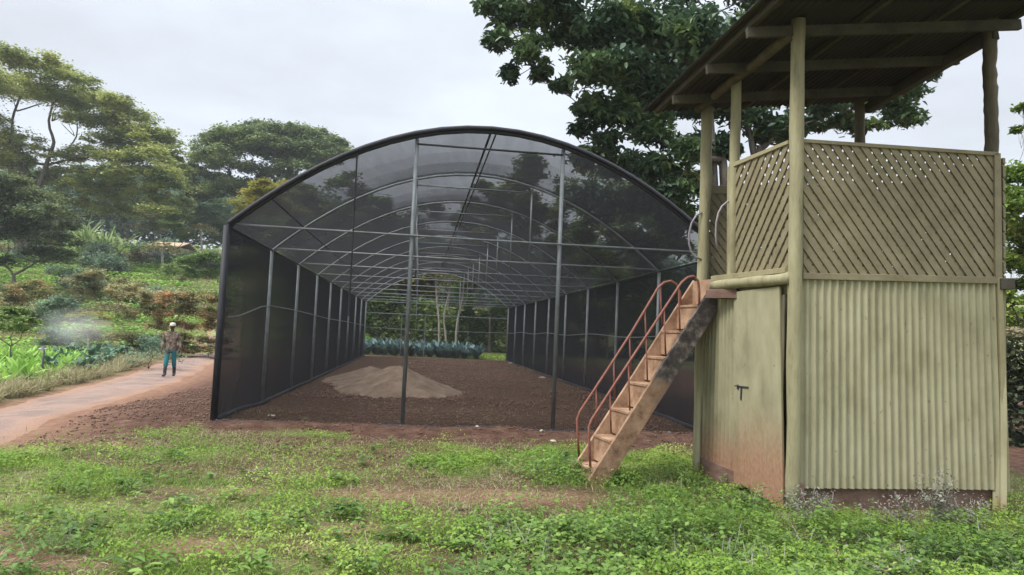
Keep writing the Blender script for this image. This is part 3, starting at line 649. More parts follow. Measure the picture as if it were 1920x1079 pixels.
# door with its frame post
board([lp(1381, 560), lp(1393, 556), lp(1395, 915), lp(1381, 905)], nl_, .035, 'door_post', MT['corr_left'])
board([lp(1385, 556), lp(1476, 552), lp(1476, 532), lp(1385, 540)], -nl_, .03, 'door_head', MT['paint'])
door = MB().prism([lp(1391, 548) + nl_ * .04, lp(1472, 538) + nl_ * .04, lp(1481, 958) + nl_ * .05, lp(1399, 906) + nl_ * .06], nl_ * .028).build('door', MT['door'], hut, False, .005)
tag(door, 'flush olive door stained with red dust at its foot')
hm = MB(); c0 = lp(1403, 727) + nl_ * .085
hm.tube([lp(1391, 724) + nl_ * .085, lp(1416, 727) + nl_ * .085], .008, 6); hm.beam(lp(1403, 726) + nl_ * .082, lp(1402, 750) + nl_ * .082, .022, .012, nl_)
hm.beam(lp(1396, 722) + nl_ * .08, lp(1396, 731) + nl_ * .08, .03, .012, nl_)
hm.build('latch', MT['dark_steel'], door)
# deck: log beam, plank and joist end on the left side, boards beneath the lattice in front
log([lp(1344, 538), lp(1488, 520)] if False else [lp(1346, 536) + nl_ * .06, lp(1489, 523) + nl_ * .06], .058, 'deck_log')
board([lp(1346, 519), lp(1486, 503), lp(1486, 513), lp(1346, 529)], nl_, .09, 'deck_plank', MT['paint'])
MB().beam(lp(1349, 553) + nl_ * .16, lp(1387, 551) + nl_ * .02, .05, .1).build('joist_end', MT['brown_board'], hut, False, .004)
board([fp(1503, 512), fp(1876, 520), fp(1876, 533), fp(1503, 524)], nf, .028, 'deck_edge_board', MT['lattice'])
MB().beam(fp(1870, 533) + nf * .0, fp(1896, 533) + nf * .0, .1, .11).build('joist_end', MT['rafter'], hut, False, .004)
dk = [lp(1340, 522), lp(1489, 505), fp(1871, 516)]; dk.append(dk[2] + dk[0] - dk[1])
MB().prism([dk[0] + nf * 0, dk[1], dk[2], dk[3]], (0, 0, -.04)).build('deck_floor', MT['rafter'], hut)

def lattice(name, TL, TR, BR, BL, nrm, dir_, pitch=.103, slat=.061, ang=53, mat='lattice', th=.014):
    """two crossing layers of diagonal slats clipped to a quad; dir_ +1: front layer falls to the right"""
    TL, TR, BR, BL = [np.array(p) for p in (TL, TR, BR, BL)]
    w = np.linalg.norm(BR - BL); h = (np.linalg.norm(TL - BL) + np.linalg.norm(TR - BR)) / 2
    def pt(u, v): a = u / w; b = v / h; return (BL * (1 - a) + BR * a) * (1 - b) + (TL * (1 - a) + TR * a) * b
    mb = MB(); k = 1 / math.tan(math.radians(ang)); hw = slat / 2 / math.sin(math.radians(ang))
    def clip(poly):
        for ax, val, sg in ((0, 0, 1), (0, w, -1), (1, 0, 1), (1, h, -1)):
            o = []
            for i in range(len(poly)):
                a, b = poly[i], poly[(i + 1) % len(poly)]; da = (a[ax] - val) * sg; db = (b[ax] - val) * sg
                if da >= 0: o.append(a)
                if da * db < 0:
                    t = da / (da - db); o.append((a[0] + (b[0] - a[0]) * t, a[1] + (b[1] - a[1]) * t))
            poly = o
            if len(poly) < 3: return None
        return poly
    for layer in (0, 1):
        s = dir_ if layer == 0 else -dir_
        u0 = -h * k - .2; u0 = math.floor(u0 / pitch) * pitch
        while u0 < w + h * k + .2:
            j = random.uniform(-.004, .004)
            # line: u = u0 + s*(h-v)*k
            q = clip([(u0 - hw + j + s * h * k, 0), (u0 + hw + j + s * h * k, 0), (u0 + hw + j, h), (u0 - hw + j, h)])
            if q:
                off = nrm * (th if layer == 0 else -.001)
                mb.prism([pt(a, b) + off for a, b in q], -nrm * (th - .001))
            u0 += pitch
    return mb.build(name, MT[mat], hut)
lattice('lattice_panel', fp(1505, 266), fp(1868, 290), fp(1872, 520), fp(1505, 512), nf, 1)
lattice('lattice_panel', lp(1372, 312), lp(1481, 268), lp(1481, 509), lp(1368, 523), nl_, -1, pitch=.122, slat=.062)
for q in ([fp(1503, 262), fp(1868, 287), fp(1868, 294), fp(1503, 269)], [fp(1860, 288), fp(1872, 289), fp(1875, 521), fp(1862, 521)]):
    board(q, nf, .03, 'lattice_rail', MT['lattice'])
board([lp(1371, 309), lp(1482, 264), lp(1482, 271), lp(1371, 317)], nl_, .03, 'lattice_rail', MT['paint'])
board([lp(1368, 314), lp(1375, 311), lp(1374, 524), lp(1367, 525)], nl_, .03, 'lattice_rail', MT['paint'])
# rear lattice seen through the entrance and above the front one
zt_b = bp(1350, 352)[2]; zb_b = 2.22
b0 = np.array([Lpt[0], Lpt[1], 0]); b1 = np.array([Bpt[0], Bpt[1], 0]); nb = -nf
lattice('lattice_panel', b0 + (0, 0, zt_b - .08), b1 + (0, 0, zt_b + .1), b1 + (0, 0, zb_b), b0 + (0, 0, zb_b), nf, 1)
board([b0 + (0, 0, zt_b - .08), b1 + (0, 0, zt_b + .1), b1 + (0, 0, zt_b + .2), b0 + (0, 0, zt_b + .02)], nf, .03, 'lattice_rail', MT['lattice'])
r0 = np.array([Rpt[0], Rpt[1], 0]); zr = fp(1868, 290)[2]
lattice('lattice_panel', r0 + (0, 0, zr), b1 + (0, 0, zt_b + .1), b1 + (0, 0, zb_b), r0 + (0, 0, zb_b), np.array([.96, .28, 0]), 1)

# roof: purlins, rafters, sheet
eL = Lpt - Npt; eR = (Rpt - Npt)
P1L = at(1400, 62, 6.61); P1R = at(1912, 47, 6.97)
P2L = at(1325, 130, 7.27)
ev = (P2L - P1L) / .405                                  # change per unit t along the slope
if True:
    ev = np.array([eL[0], eL[1], -.26])
def rp(s, t, up=0): return P1L + (P1R - P1L) * s + ev * t + np.array([0, 0, up])
roof_t = (-.5, 1.10)
for t in (-.42, 0, .405, .813):
    MB().beam(rp(0, t), rp(1, t), .05, .1).build('purlin', MT['rafter'], hut, False, .003)
for s in (.018, .40, .68, .982):
    MB().beam(rp(s, roof_t[0], .085), rp(s, roof_t[1], .085), .05, .06).build('rafter', MT['rafter'], hut, False, .003)
log([at(1490, 68, 6.67) + nl_ * .05, at(1312, 206, 8.32) + nl_ * .03], .05, 'roof_log', 'dark_post')
MB().beam(rp(.94, .05, -.04), rp(.94, 1.05, -.04), .08, .1).build('rafter', MT['rafter'], hut, False, .003)
n = int(2.9 / .076 * 6); us = np.linspace(-.025, 1.012, n + 1); ts = np.linspace(roof_t[0] - .05, roof_t[1] + .06, 8)
P = [rp(a, b, .132 + .011 * math.cos(a * 2.9 / .076 * 2 * math.pi)) for a in us for b in ts]; i2 = np.arange(len(P)).reshape(len(us), len(ts))
ro = npmesh('roof', np.array(P), np.stack([i2[:-1, :-1], i2[1:, :-1], i2[1:, 1:], i2[:-1, 1:]], -1).reshape(-1, 4), MT['roofmetal'], hut, None, True)
sm = ro.modifiers.new('thickness', 'SOLIDIFY'); sm.thickness = .003

# grab hoops by the deck entrance
MB().tube([at(x, y, 8.25) for x, y in ((1316, 399), (1306, 404), (1297, 418), (1292, 438), (1292, 458), (1296, 472), (1304, 482), (1316, 488))], .011, 8).build('grab_hoop', MT['grey_pipe'], hut, True)
MB().tube([at(x, y, dM) for x, y in ((1374, 374), (1365, 378), (1354, 387), (1347, 400), (1343, 418), (1342, 442), (1345, 470))], .011, 8).build('grab_hoop', MT['grey_pipe'], hut, True)

# ------------------------------------------------------------------ staircase
wdir = np.array([eL[0], eL[1], 0]); wdir /= np.linalg.norm(wdir)
top = np.array([2.275, 7.87, 2.272]); bot = np.array([.925, 7.47, .158]); SW = .5
stairs = thing('staircase', 'steep weathered wooden stair with rust red pipe handrails leading up to the hut deck', 'stairs', bot + wdir * SW / 2)
run = np.array([top[0] - bot[0], top[1] - bot[1], 0]); rl = np.linalg.norm(run); rd_ = run / rl
for k in (0, 1):
    o_ = wdir * SW * k
    a = bot + o_; b = top + o_; dz = np.array([0, 0, -.30])
    sl_ = (top[2] - bot[2]) / rl; q = [a - rd_ * .1 + (0, 0, -.1 * sl_ - .015), b + rd_ * .02 + (0, 0, .02 * sl_ - .015), b + rd_ * .02 + (0, 0, -.37), a + rd_ * (.37 - .178) / sl_ + (0, 0, -.19), a - rd_ * .07 + (0, 0, -.19)]
    MB().prism(q, wdir * .042).build('stringer', MT['stringer'] if k == 0 else MT['stair'], stairs, False, .004)
ns = 7; rise = (top[2] - bot[2]) / ns
for i in range(ns + 1):
    p0 = bot + (top - bot) * (i / ns) + wdir * .043; ww = wdir * (SW - .044); hgt = np.array([0, 0, -(rise - .026) if i else -.22])
    MB().prism([p0, p0 + ww, p0 + ww + hgt, p0 + hgt], rd_ * .022).build('riser', MT['stair'], stairs, False, .002)
    if i == ns: break
    t0 = p0 - rd_ * .012 + np.array([0, 0, -.026])
    MB().prism([t0, t0 + rd_ * (rl / ns + .03), t0 + rd_ * (rl / ns + .03) + ww, t0 + ww], (0, 0, .028)).build('tread', MT['stair'], stairs, False, .003)
def rail_depth(px, far): return 7.47 + (px - (1110 if not far else 1085)) / (1310 - 1105) * .37 + (.46 if far else .02)
def R_(pts, far): return [at(x, y, rail_depth(x, far)) for x, y in pts]
for far, pts in ((0, ((1107, 880), (1105, 830), (1104, 800), (1110, 786), (1160, 709), (1220, 618), (1268, 545), (1278, 530), (1290, 520), (1301, 518), (1309, 527), (1311, 545), (1311, 580))),
                 (1, ((1086, 858), (1083, 815), (1082, 786), (1088, 771), (1140, 692), (1185, 622), (1222, 560), (1233, 541), (1245, 530), (1258, 527), (1268, 533), (1275, 548), (1280, 612)))):
    MB().tube(R_(pts, far), .0135, 8).build('handrail', MT['rust_pipe'], stairs, True)
for far, px, y0, y1 in ((0, 1143, 735, 812), (0, 1178, 682, 770), (0, 1211, 632, 715), (0, 1245, 581, 665), (0, 1272, 540, 622), (1, 1117, 728, 800), (1, 1150, 676, 748), (1, 1180, 630, 700), (1, 1209, 583, 655), (1, 1238, 537, 610)):
    MB().tube(R_(((px, y0), (px + 3, y1)), far), .0095, 6).build('baluster', MT['rust_pipe'], stairs, True)


# ------------------------------------------------------------------ trees and shrubs
def gpt(px, d, dz=0.):
    """ground point under the pixel column px at forward distance d"""
    x = (px - 960) / F * d; return np.array([x, d, float(ground_z(x, d)) + dz])
def clump_points(c, r, n, k, flat=.45, spread=.26, shell=.55):
    """n leaf positions grouped into k irregular sprays inside an ellipsoid"""
    q = unit(RNG.normal(size=(k, 3))); q *= (shell + (1 - shell) * RNG.random((k, 1))) ; q[:, 2] = np.where(q[:, 2] < -.35, -q[:, 2] * .6, q[:, 2])
    w = RNG.random(k) ** 1.4 + .12; w /= w.sum()
    i = RNG.choice(k, n, p=w); s = (spread * (.55 + .9 * RNG.random(k)))[i][:, None]
    off = RNG.normal(size=(n, 3)) * s * np.array([1, 1, flat]) * np.array([1, 1, r[0] / max(r[2], 1e-3)]) ** .5
    return c + (q[i] + off) * np.array(r), q[i][:, 2]
def limb(mb, a, b, r0, r1, sagz=.0, wob=.05, k=7, n=6):
    a = np.array(a, float); b = np.array(b, float); L = np.linalg.norm(b - a); pts = []; ph = random.random() * 6
    side = unit(np.cross(b - a, (0, 0, 1)) + 1e-6)
    for i in range(k + 1):
        t = i / k; p = a * (1 - t) + b * t; bow = math.sin(math.pi * t)
        pts.append(p + np.array([0, 0, sagz * L * bow]) + side * math.sin(t * 5 + ph) * wob * L * bow)
    mb.tube(pts, [r0 + (r1 - r0) * (i / k) ** .8 for i in range(k + 1)], n)
def tree(name, label, cat, px, d, pads, n, L, lm, bark='bark', r=.4, fork=.35, flat=.45, up=.7, aspect=.5, spread=.26, droop=0., long_=False, group=None, kd=9, dj=.35, sagz=-.06, depth_k=.9, trunk_dz=-.3, shell=.55, forks=None):
    base = gpt(px, d); base[2] += trunk_dz
    t = thing(name, label, cat, base, group)
    C = []; Rr = []
    for p in pads:
        dd = p[4] if len(p) > 4 else RNG.normal() * dj * p[2] / F * d * 2
        D = d + dd
        C.append(at(p[0], p[1], D)); Rr.append(np.array([p[2], p[2] * depth_k, p[3]]) / F * D)
    C = np.array(C); Rr = np.array(Rr); w = (Rr[:, 0] * np.maximum(Rr[:, 2], Rr[:, 0] * .35)); w = w / w.sum()
    cen = (C * w[:, None]).sum(0)
    fk = [at(fx, fy, d) for fx, fy in forks] if forks else [base + (cen - base) * np.array([.3, .3, fork])]
    mb = MB(); nodes = []
    for k, q in enumerate(fk):
        limb(mb, base, q, r * (1 if k == 0 else .8), r * .38, 0, .03, 8, 10); nodes.append((q, r * .5, 0.))
    order = sorted(range(len(C)), key=lambda i: min(np.linalg.norm(f_ - C[i]) for f_ in fk))
    for i in order:
        c, rr = C[i] - np.array([0, 0, Rr[i][2] * .3]), Rr[i]
        j = min(range(len(nodes)), key=lambda k: np.linalg.norm(nodes[k][0] - c) + .35 * nodes[k][2] + (3 if nodes[k][0][2] > c[2] + .5 else 0))
        q, rq, dq = nodes[j]; L_ = np.linalg.norm(c - q); r0 = rq * .72; r1 = max(r * .05, r0 * .5)
        limb(mb, q, c, r0, r1, sagz, .08); nodes.append((c, r1, dq + L_)); nodes.append((q * .5 + c * .5 + np.array([0, 0, sagz * L_]), r0 * .8, dq + L_ * .5))
        for s in range(3):
            e = c + (RNG.random(3) - .5) * rr * np.array([1.6, 1.6, .8]); limb(mb, q * .3 + c * .7 + np.array([0, 0, sagz * L_ * .6]), e, r1 * .8, r * .02, -.03, .06, 4, 4)
    mb.build('trunk', MT[bark], t, True)
    P = []; 
    for c, rr, ww in zip(C, Rr, w):
        p, _ = clump_points(c, rr, max(20, int(n * ww)), kd, flat, spread, shell); P.append(p)
    P = np.concatenate(P); tone = fbm(P[:, 0] / (L * 5) + P[:, 2] / (L * 4), P[:, 1] / (L * 5), 5)
    leaves('crown', P, L * RNG.uniform(.6, 1.25, len(P)), LM[lm], t, aspect, up, droop, long_, tone=np.clip((tone - .5) * 1.5 + .5, 0, 1))
    return t

# the two big flat-topped trees on the hill
tree('acacia_tree', 'tall spreading flat-topped tree with yellowish crown at the left edge of the picture', 'tree', 30, 76,
     [(5, 111.8, 57.0, 26.0), (75, 129.8, 57.0, 26.0), (130, 153.8, 57.0, 26.0), (40, 166.8, 66.5, 26.0), (100, 186.8, 71.25, 26.0), (165, 196.98, 61.75, 28.6), (-40, 152.7, 76.0, 39.0), (-60, 232.7, 76.0, 39.0), (205, 201.8, 52.25, 26.0), (245, 226.62, 52.25, 23.4), (285, 251.35, 42.75, 19.5), (315, 268.81, 28.727999999999998, 14.625), (200, 236.44, 57.0, 20.8), (255, 263.26, 56.43000000000001, 22.75), (145, 226.08, 42.75, 15.6), (322, 300.81, 22.572, 14.625), (30, 266.26, 51.300000000000004, 22.75), (20, 301.62, 46.17, 29.25), (165, 290.99, 46.17, 17.875), (220, 301.26, 51.300000000000004, 22.75), (275, 299.26, 51.300000000000004, 22.75), (300, 326.17, 43.092, 21.125), (240, 331.35, 56.43000000000001, 24.375), (180, 336.17, 51.300000000000004, 21.125), (120, 331.17, 46.17, 21.125), (310, 351.08, 35.910000000000004, 19.5), (270, 369.08, 41.040000000000006, 19.5), (70, 341.26, 51.300000000000004, 22.75), (190, 369.17, 46.17, 21.125), (-30, 301.8, 61.56, 32.5), (300, 285, 45, 16), (255, 288, 50, 18), (195, 268, 45, 16), (330, 320, 30, 16), (60, 372, 55, 18), (130, 385, 50, 18), (210, 398, 50, 18), (285, 395, 45, 18), (325, 378, 34, 18), (20, 360, 50, 20), (240, 352, 55, 18), (150, 355, 50, 18), (120, 298, 40, 12)],
     150000, .33, 'acacia', 'bark', .55, .2, .62, .55, .55, .15, kd=34, sagz=-.1, forks=[(45, 300), (95, 285), (15, 270)])
tree('acacia_tree', 'dark green dome-shaped flat-topped tree behind the left shoulder of the net house', 'tree', 500, 92,
     [(440, 253.8, 42.75, 18.0), (490, 248.65, 47.5, 16.5), (545, 247.65, 47.5, 16.5), (590, 259.8, 42.75, 18.0), (625, 273.65, 36.1, 16.5), (648, 289.2, 23.75, 12.0), (405, 276.8, 42.75, 18.0), (455, 281.8, 47.5, 18.0), (510, 276.8, 52.25, 18.0), (560, 283.8, 47.5, 18.0), (610, 297.5, 38.0, 15.0), (385, 303.8, 33.25, 18.0), (430, 313.65, 42.75, 16.5), (480, 319.35, 33.25, 13.5), (560, 313.35, 38.0, 13.5), (385, 336.95, 36.1, 19.5), (425, 351.95, 42.75, 19.5), (470, 357.1, 42.75, 21.0), (400, 380.25, 42.75, 22.5), (445, 387.4, 42.75, 24.0), (520, 331.5, 38.0, 15.0), (385, 412.4, 38.0, 24.0), (530, 373.0, 57.0, 30.0), (420, 270.1, 47.5, 21.0), (480, 264.1, 52.25, 21.0), (540, 266.1, 47.5, 21.0), (580, 280.1, 47.5, 21.0), (400, 292.1, 42.75, 21.0), (600, 301.8, 47.5, 18.0), (550, 301.8, 57.0, 18.0), (360, 321.8, 23.75, 18.0), (375, 362.1, 33.25, 21.0)],
     90000, .42, 'acacia2', 'bark', .7, .5, .75, .5, .55, .16, kd=30, sagz=-.1, forks=[(505, 345), (540, 330), (430, 350)])
tree('spreading_tree', 'low dark spreading tree at the left edge below the tallest flat-topped crown', 'tree', 20, 56,
     [(10, 345.96, 52.25, 19.2), (50, 372.9, 52.25, 18.0), (85, 400.84, 47.5, 16.8), (20, 400.96, 57.0, 19.2), (60, 430.9, 57.0, 18.0), (105, 452.72, 39.9, 14.4), (15, 445.96, 47.5, 19.2), (85, 475.72, 42.75, 14.4), (122, 476.48, 23.75, 9.6), (10, 492.6, 20.9, 12.0), (-30, 392.4, 57.0, 48.0), (130, 425.48, 20.9, 9.6)],
     50000, .26, 'cedar', 'bark', .3, .3, .7, .5, .5, .18, kd=22)
tree('round_tree', 'bluish green round tree between the two flat-topped trees', 'tree', 400, 84, [(395, 420, 40, 22), (420, 395, 40, 22), (380, 395, 30, 18), (425, 440, 35, 22), (455, 420, 40, 30), (500, 440, 60, 40)], 18000, .34, 'blue', r=.35, kd=8)
tree('round_tree', 'bright yellow green tree peeping over the left end of the net arch', 'tree', 500, 60, [(470, 376, 28, 20), (500, 354, 32, 18), (530, 358, 30, 20), (490, 390, 38, 24), (525, 395, 40, 26), (462, 404, 22, 14), (455, 392, 14, 10)], 14000, .28, 'yellow', r=.25, kd=8)
tree('round_tree', 'hazy dark blue tree in the gap behind the flat-topped crown', 'tree', 225, 104, [(205, 375, 40, 22), (240, 362, 35, 22), (265, 385, 30, 20), (215, 400, 40, 18), (300, 372, 34, 26), (330, 390, 30, 26), (170, 385, 40, 20)], 18000, .38, 'blue', r=.35, kd=8)
tree('small_tree', 'brownish olive small tree beside the pale hillside building', 'tree', 285, 86, [(275, 405, 26, 12), (300, 412, 24, 12), (285, 425, 26, 10)], 7000, .28, 'olive', r=.16, kd=6)
tree('small_tree', 'mid green bushy tree right of the pale hillside building', 'tree', 325, 82, [(318, 395, 22, 18), (335, 415, 26, 20), (320, 432, 24, 16), (345, 440, 22, 14)], 9000, .28, 'mid', r=.16, kd=6)
# broad-leaved tree behind the hut
tree('broadleaf_tree', 'big dark broad-leaved tree with heavy limbs standing behind the raised hut', 'tree', 1392, 15.8,
     [(925, 22, 34, 26), (975, 40, 48, 36), (1035, 25, 55, 36), (935, 78, 28, 26), (985, 100, 38, 34), (955, 140, 20, 30), (1015, 140, 20, 26), (1090, 70, 50, 44), (1150, 50, 60, 50), (1055, 165, 26, 18),
      (1110, 135, 46, 40), (1170, 130, 56, 50), (1105, 205, 32, 40), (1095, 250, 24, 26), (1150, 215, 44, 44), (1140, 270, 30, 26), (1215, 60, 64, 56), (1215, 160, 56, 52), (1225, 245, 40, 42),
      (1235, 320, 46, 36), (1265, 365, 34, 34), (1300, 90, 66, 60), (1290, 200, 52, 56), (1345, 275, 40, 40), (1390, 90, 80, 60), (1400, 215, 50, 50), (1450, 250, 44, 36), (1290, 290, 36, 32),
      (1120, -40, 90, 50), (1280, -50, 110, 60), (1000, -45, 70, 40), (1440, -30, 90, 60), (1200, 210, 60, 60, 2.5), (1280, 130, 80, 80, 3), (1380, 160, 80, 70, 3), (1150, 110, 70, 60, 2.5),
      (1560, 205, 44, 34), (1590, 235, 34, 24), (1530, 235, 26, 20), (1655, 195, 40, 32), (1690, 225, 36, 24), (1740, 150, 26, 16), (1700, 170, 34, 26), (1640, 235, 18, 12), (1500, 190, 50, 40), (1600, 120, 60, 50), (1110, 300, 40, 34, 2), (1165, 320, 46, 36, 2.5), (1215, 385, 48, 40, 2), (1270, 425, 46, 40, 2), (1180, 390, 50, 40, 4), (1290, 345, 40, 40, 2), (1120, 370, 46, 36, 4), (1240, 460, 50, 36, 3)],
     84000, .20, 'broad', 'bark', .24, .5, .6, .45, .42, .24, .35, True, kd=16, dj=.5, sagz=.03, shell=.35, forks=[(1355, 300), (1415, 290), (1330, 215)])
# trees closing the view behind the far end of the net house
row = [(640, 62, 335, 560, 60, 'mid', 'dark green tree seen through the left roof netting'), (715, 58, 378, 560, 55, 'mid', 'leafy tree just left of the far opening of the net house'),
       (800, 60, 470, 570, 55, 'yellow', 'sunny pale green tree framed in the far opening of net house'), (880, 57, 385, 580, 50, 'mid', 'green tree in the right half of the far opening'),
       (985, 50, 300, 480, 60, 'acacia2', 'tall round dark tree whose top shows through the roof netting by the ridge'), (1050, 60, 345, 560, 60, 'mid', 'bushy tree behind the right rear roof netting'),
       (780, 64, 385, 560, 60, 'acacia2', 'dark tree filling the view above the pale one in the far opening'),
       (1185, 45, 330, 560, 50, 'acacia2', 'dark tree behind the right roof netting under the big broad-leaved crown'),
       (920, 54, 345, 480, 40, 'acacia2', 'narrow dark tree left of the taller round one behind roof netting'),
       (1140, 52, 325, 580, 70, 'mid', 'spreading tree dimly seen through the right side netting'), (1240, 48, 360, 580, 70, 'mid', 'tree behind the right wall netting near the hut stairs'), (570, 66, 350, 560, 60, 'acacia2', 'dim dark tree behind the left eave netting')]
for i, (px, d, yt, yb_, w, lm, lb) in enumerate(row):
    pads = []
    for k in range(9):
        f = k / 8; yy = yt + (yb_ - yt) * f; ww = w * (.35 + .65 * math.sin(math.pi * min(1, .25 + f * .65)))
        pads.append((px + random.uniform(-.5, .5) * ww, yy + 12, ww * random.uniform(.45, .7), (yb_ - yt) * random.uniform(.1, .17)))
    tree('leafy_tree', lb, 'tree', px, d, pads, 15000, .42, lm, 'pale_bark' if i in (2, 3) else 'bark', .16, .3, .5, .6, group='trees beyond the net house', kd=8)
for px, lean, lb in ((826, -8, 'pale bare slanting trunk in the middle of the far opening'), (838, 6, 'pale upright trunk beside the slanting one in the far opening'), (856, 14, 'thin pale trunk leaning right in the far opening')):
    a = gpt(px, 50); mb = MB(); t = thing('slender_tree', lb, 'tree', a, 'pale trunks beyond the net house')
    top_ = at(px + lean, 515, 50); limb(mb, a, top_, .09, .05, 0, .05, 8, 7)
    for s in range(4): limb(mb, a + (top_ - a) * (.5 + .12 * s), top_ + RNG.normal(size=3) * 1.0, .04, .015)
    mb.build('trunk', MT['pale_bark'], t, True)
    P, _ = clump_points(top_, np.array([2.2, 2, 1.3]), 900, 9, .5, .3); leaves('crown', P, .3 * RNG.uniform(.7, 1.2, 900), LM['yellow'], t)
n = 60000; px = RNG.uniform(560, 1420, n); d = RNG.uniform(56, 64, n); X = (px - 960) / F * d; hh = (2.2 + 4.5 * fbm(X * .3, d * .05, 29)) * RNG.random(n) ** .7
k = RNG.random(n) < smooth(.25, .45, fbm(X * .8, hh * .8, 41)); X, d, hh = X[k], d[k], hh[k]
o = leaves('thicket', np.stack([X, d, ground_z(X, d) + hh], 1), RNG.uniform(.25, .5, len(X)), LM['mid'], aspect=.5, up=.4, tone=np.clip(fbm(X * .3, hh * .4, 16) * 1.6 - .2, 0, 1)); tag(o, 'dark leafy thicket closing the view beyond the net house', 'thicket', None, 'stuff')
# right of the hut
tree('bush_tree', 'bright green leafy tree at the right edge beyond the hut', 'tree', 1945, 15, [(1915, 330, 34, 26), (1895, 372, 24, 30), (1930, 400, 44, 40), (1898, 430, 26, 34), (1925, 470, 44, 40), (1897, 505, 28, 34), (1930, 545, 40, 34), (1898, 570, 26, 24), (1960, 380, 50, 60), (1960, 500, 50, 60), (1915, 245, 14, 10), (1920, 205, 14, 10), (1895, 600, 30, 26, 1.5), (1930, 600, 40, 30, 1.5), (1960, 620, 50, 40, 2)], 18000, .14, 'bush', 'bark', .09, .5, .6, .5, .45, .28, .2, True, kd=10)
hb = at(1905, 700, 12.5); hb[2] = float(ground_z(hb[0], hb[1]))
hedge = thing('hedge', 'clipped dense hedge with brownish top at the right edge behind the hut', 'hedge', hb)
n = 42000; U = RNG.uniform(-1, 1, (n, 3)); ax = np.argmax(np.abs(U) * np.array([1, 1, 1.05]), 1); U[np.arange(n), ax] = np.sign(U[np.arange(n), ax]) * RNG.uniform(.88, 1.03, n)
P = hb + np.array([1.6, .3, 1.0]) + U * np.array([2.2, .95, 1.0]) * (1 + .06 * (fbm(U[:, 0] * 4, U[:, 2] * 4, 4)[:, None] - .5)); P[:, 2] = np.maximum(P[:, 2], hb[2])
leaves('foliage', P, RNG.uniform(.08, .15, n), LM['hedge'], hedge, .55, .35, tone=np.where(U[:, 2] > .86, .85, .4))
mb = MB()
for k in range(9):
    p = hb + np.array([-.4 + .5 * k, .3 + RNG.normal() * .2, 0]); limb(mb, p, p + np.array([RNG.normal() * .15, RNG.normal() * .2, 1.7]), .03, .01)
mb.build('stems', MT['bark'], hedge, True)

# shrubs in the garden left of the track
def shrub(name, label, px, d, pads, n, L, lm, bark='bark', r=.05, group=None, **k):
    gy = proj(gpt(px, d))[1]; s_ = 36 / d
    pads = pads + [(px - 20 * s_, gy - 14 * s_, 22 * s_, 13 * s_), (px + 18 * s_, gy - 13 * s_, 22 * s_, 12 * s_), (px, gy - 30 * s_, 28 * s_, 16 * s_)]
    return tree(name, label, 'shrub', px, d, pads, n, L, lm, bark, r, .15, .55, .55, .5, .28, group=group, kd=9, trunk_dz=-.05, **k)
G1 = 'red-tipped shrubs along the garden'
shrub('red_shrub', 'red-tipped shrub leftmost of the ruddy hedge behind the walking man', 296, 38, [(290, 575, 22, 22), (310, 560, 24, 16), (300, 600, 24, 18), (295, 615, 26, 10)], 7000, .15, 'redtip', group=G1)
shrub('red_shrub', 'tallest red-tipped shrub just right of the walking man', 345, 37, [(335, 558, 28, 12), (360, 562, 26, 14), (345, 590, 30, 22), (340, 612, 28, 12)], 9000, .15, 'redtip', group=G1)
shrub('red_shrub', 'red-tipped shrub with dark lower leaves against the netting corner', 395, 36, [(385, 560, 24, 13), (408, 568, 22, 16), (392, 592, 30, 22), (385, 615, 18, 12), (410, 612, 16, 12)], 9000, .15, 'redtip', group=G1)
shrub('olive_shrub', 'tall olive shrub with many thin stems left of the red-tipped hedge', 235, 36, [(215, 555, 24, 22), (245, 545, 26, 18), (265, 560, 22, 20), (228, 590, 24, 18), (258, 590, 22, 16)], 10000, .13, 'olive', 'pale_bark', .05)
shrub('olive_shrub', 'rounded brownish shrub highest above the white-branched sapling', 165, 42, [(150, 525, 26, 14), (180, 520, 26, 14), (195, 545, 24, 18), (160, 555, 28, 20)], 9000, .16, 'olive')
shrub('red_shrub', 'faded rusty shrub on the left above the small citrus tree', 50, 44, [(25, 545, 28, 14), (60, 540, 28, 13), (85, 555, 22, 14), (45, 565, 30, 14)], 8000, .17, 'redtip')
shrub('dark_shrub', 'dark blue green bush between the rusty shrub and the sapling', 105, 40, [(95, 575, 24, 18), (120, 570, 20, 18), (108, 595, 24, 14)], 6400, .16, 'blue')
tree('small_tree', 'small glossy green tree on a thin trunk among the leafy crops at left', 'tree', 29, 24, [(10, 598, 26, 16), (35, 590, 26, 16), (52, 608, 20, 14), (25, 618, 28, 12), (-20, 605, 30, 20)], 8000, .11, 'mid', 'bark', .05, .5, .5, .5, .5, .28, kd=8, trunk_dz=-.05)
t = tree('sapling', 'flat-crowned sapling with whitish forked branches beside the sprinkler mist', 'tree', 168, 31, [(150, 594, 18, 6), (175, 590, 22, 6), (192, 596, 16, 5)], 1800, .12, 'yellow', 'pale_bark', .06, .5, .4, .6, .5, .28, kd=7, trunk_dz=-.05)
shrub('dark_shrub', 'small dark green shrub at the track edge left of the man', 285, 27, [(278, 640, 12, 10), (294, 636, 12, 10), (286, 652, 14, 9)], 1400, .1, 'kale')
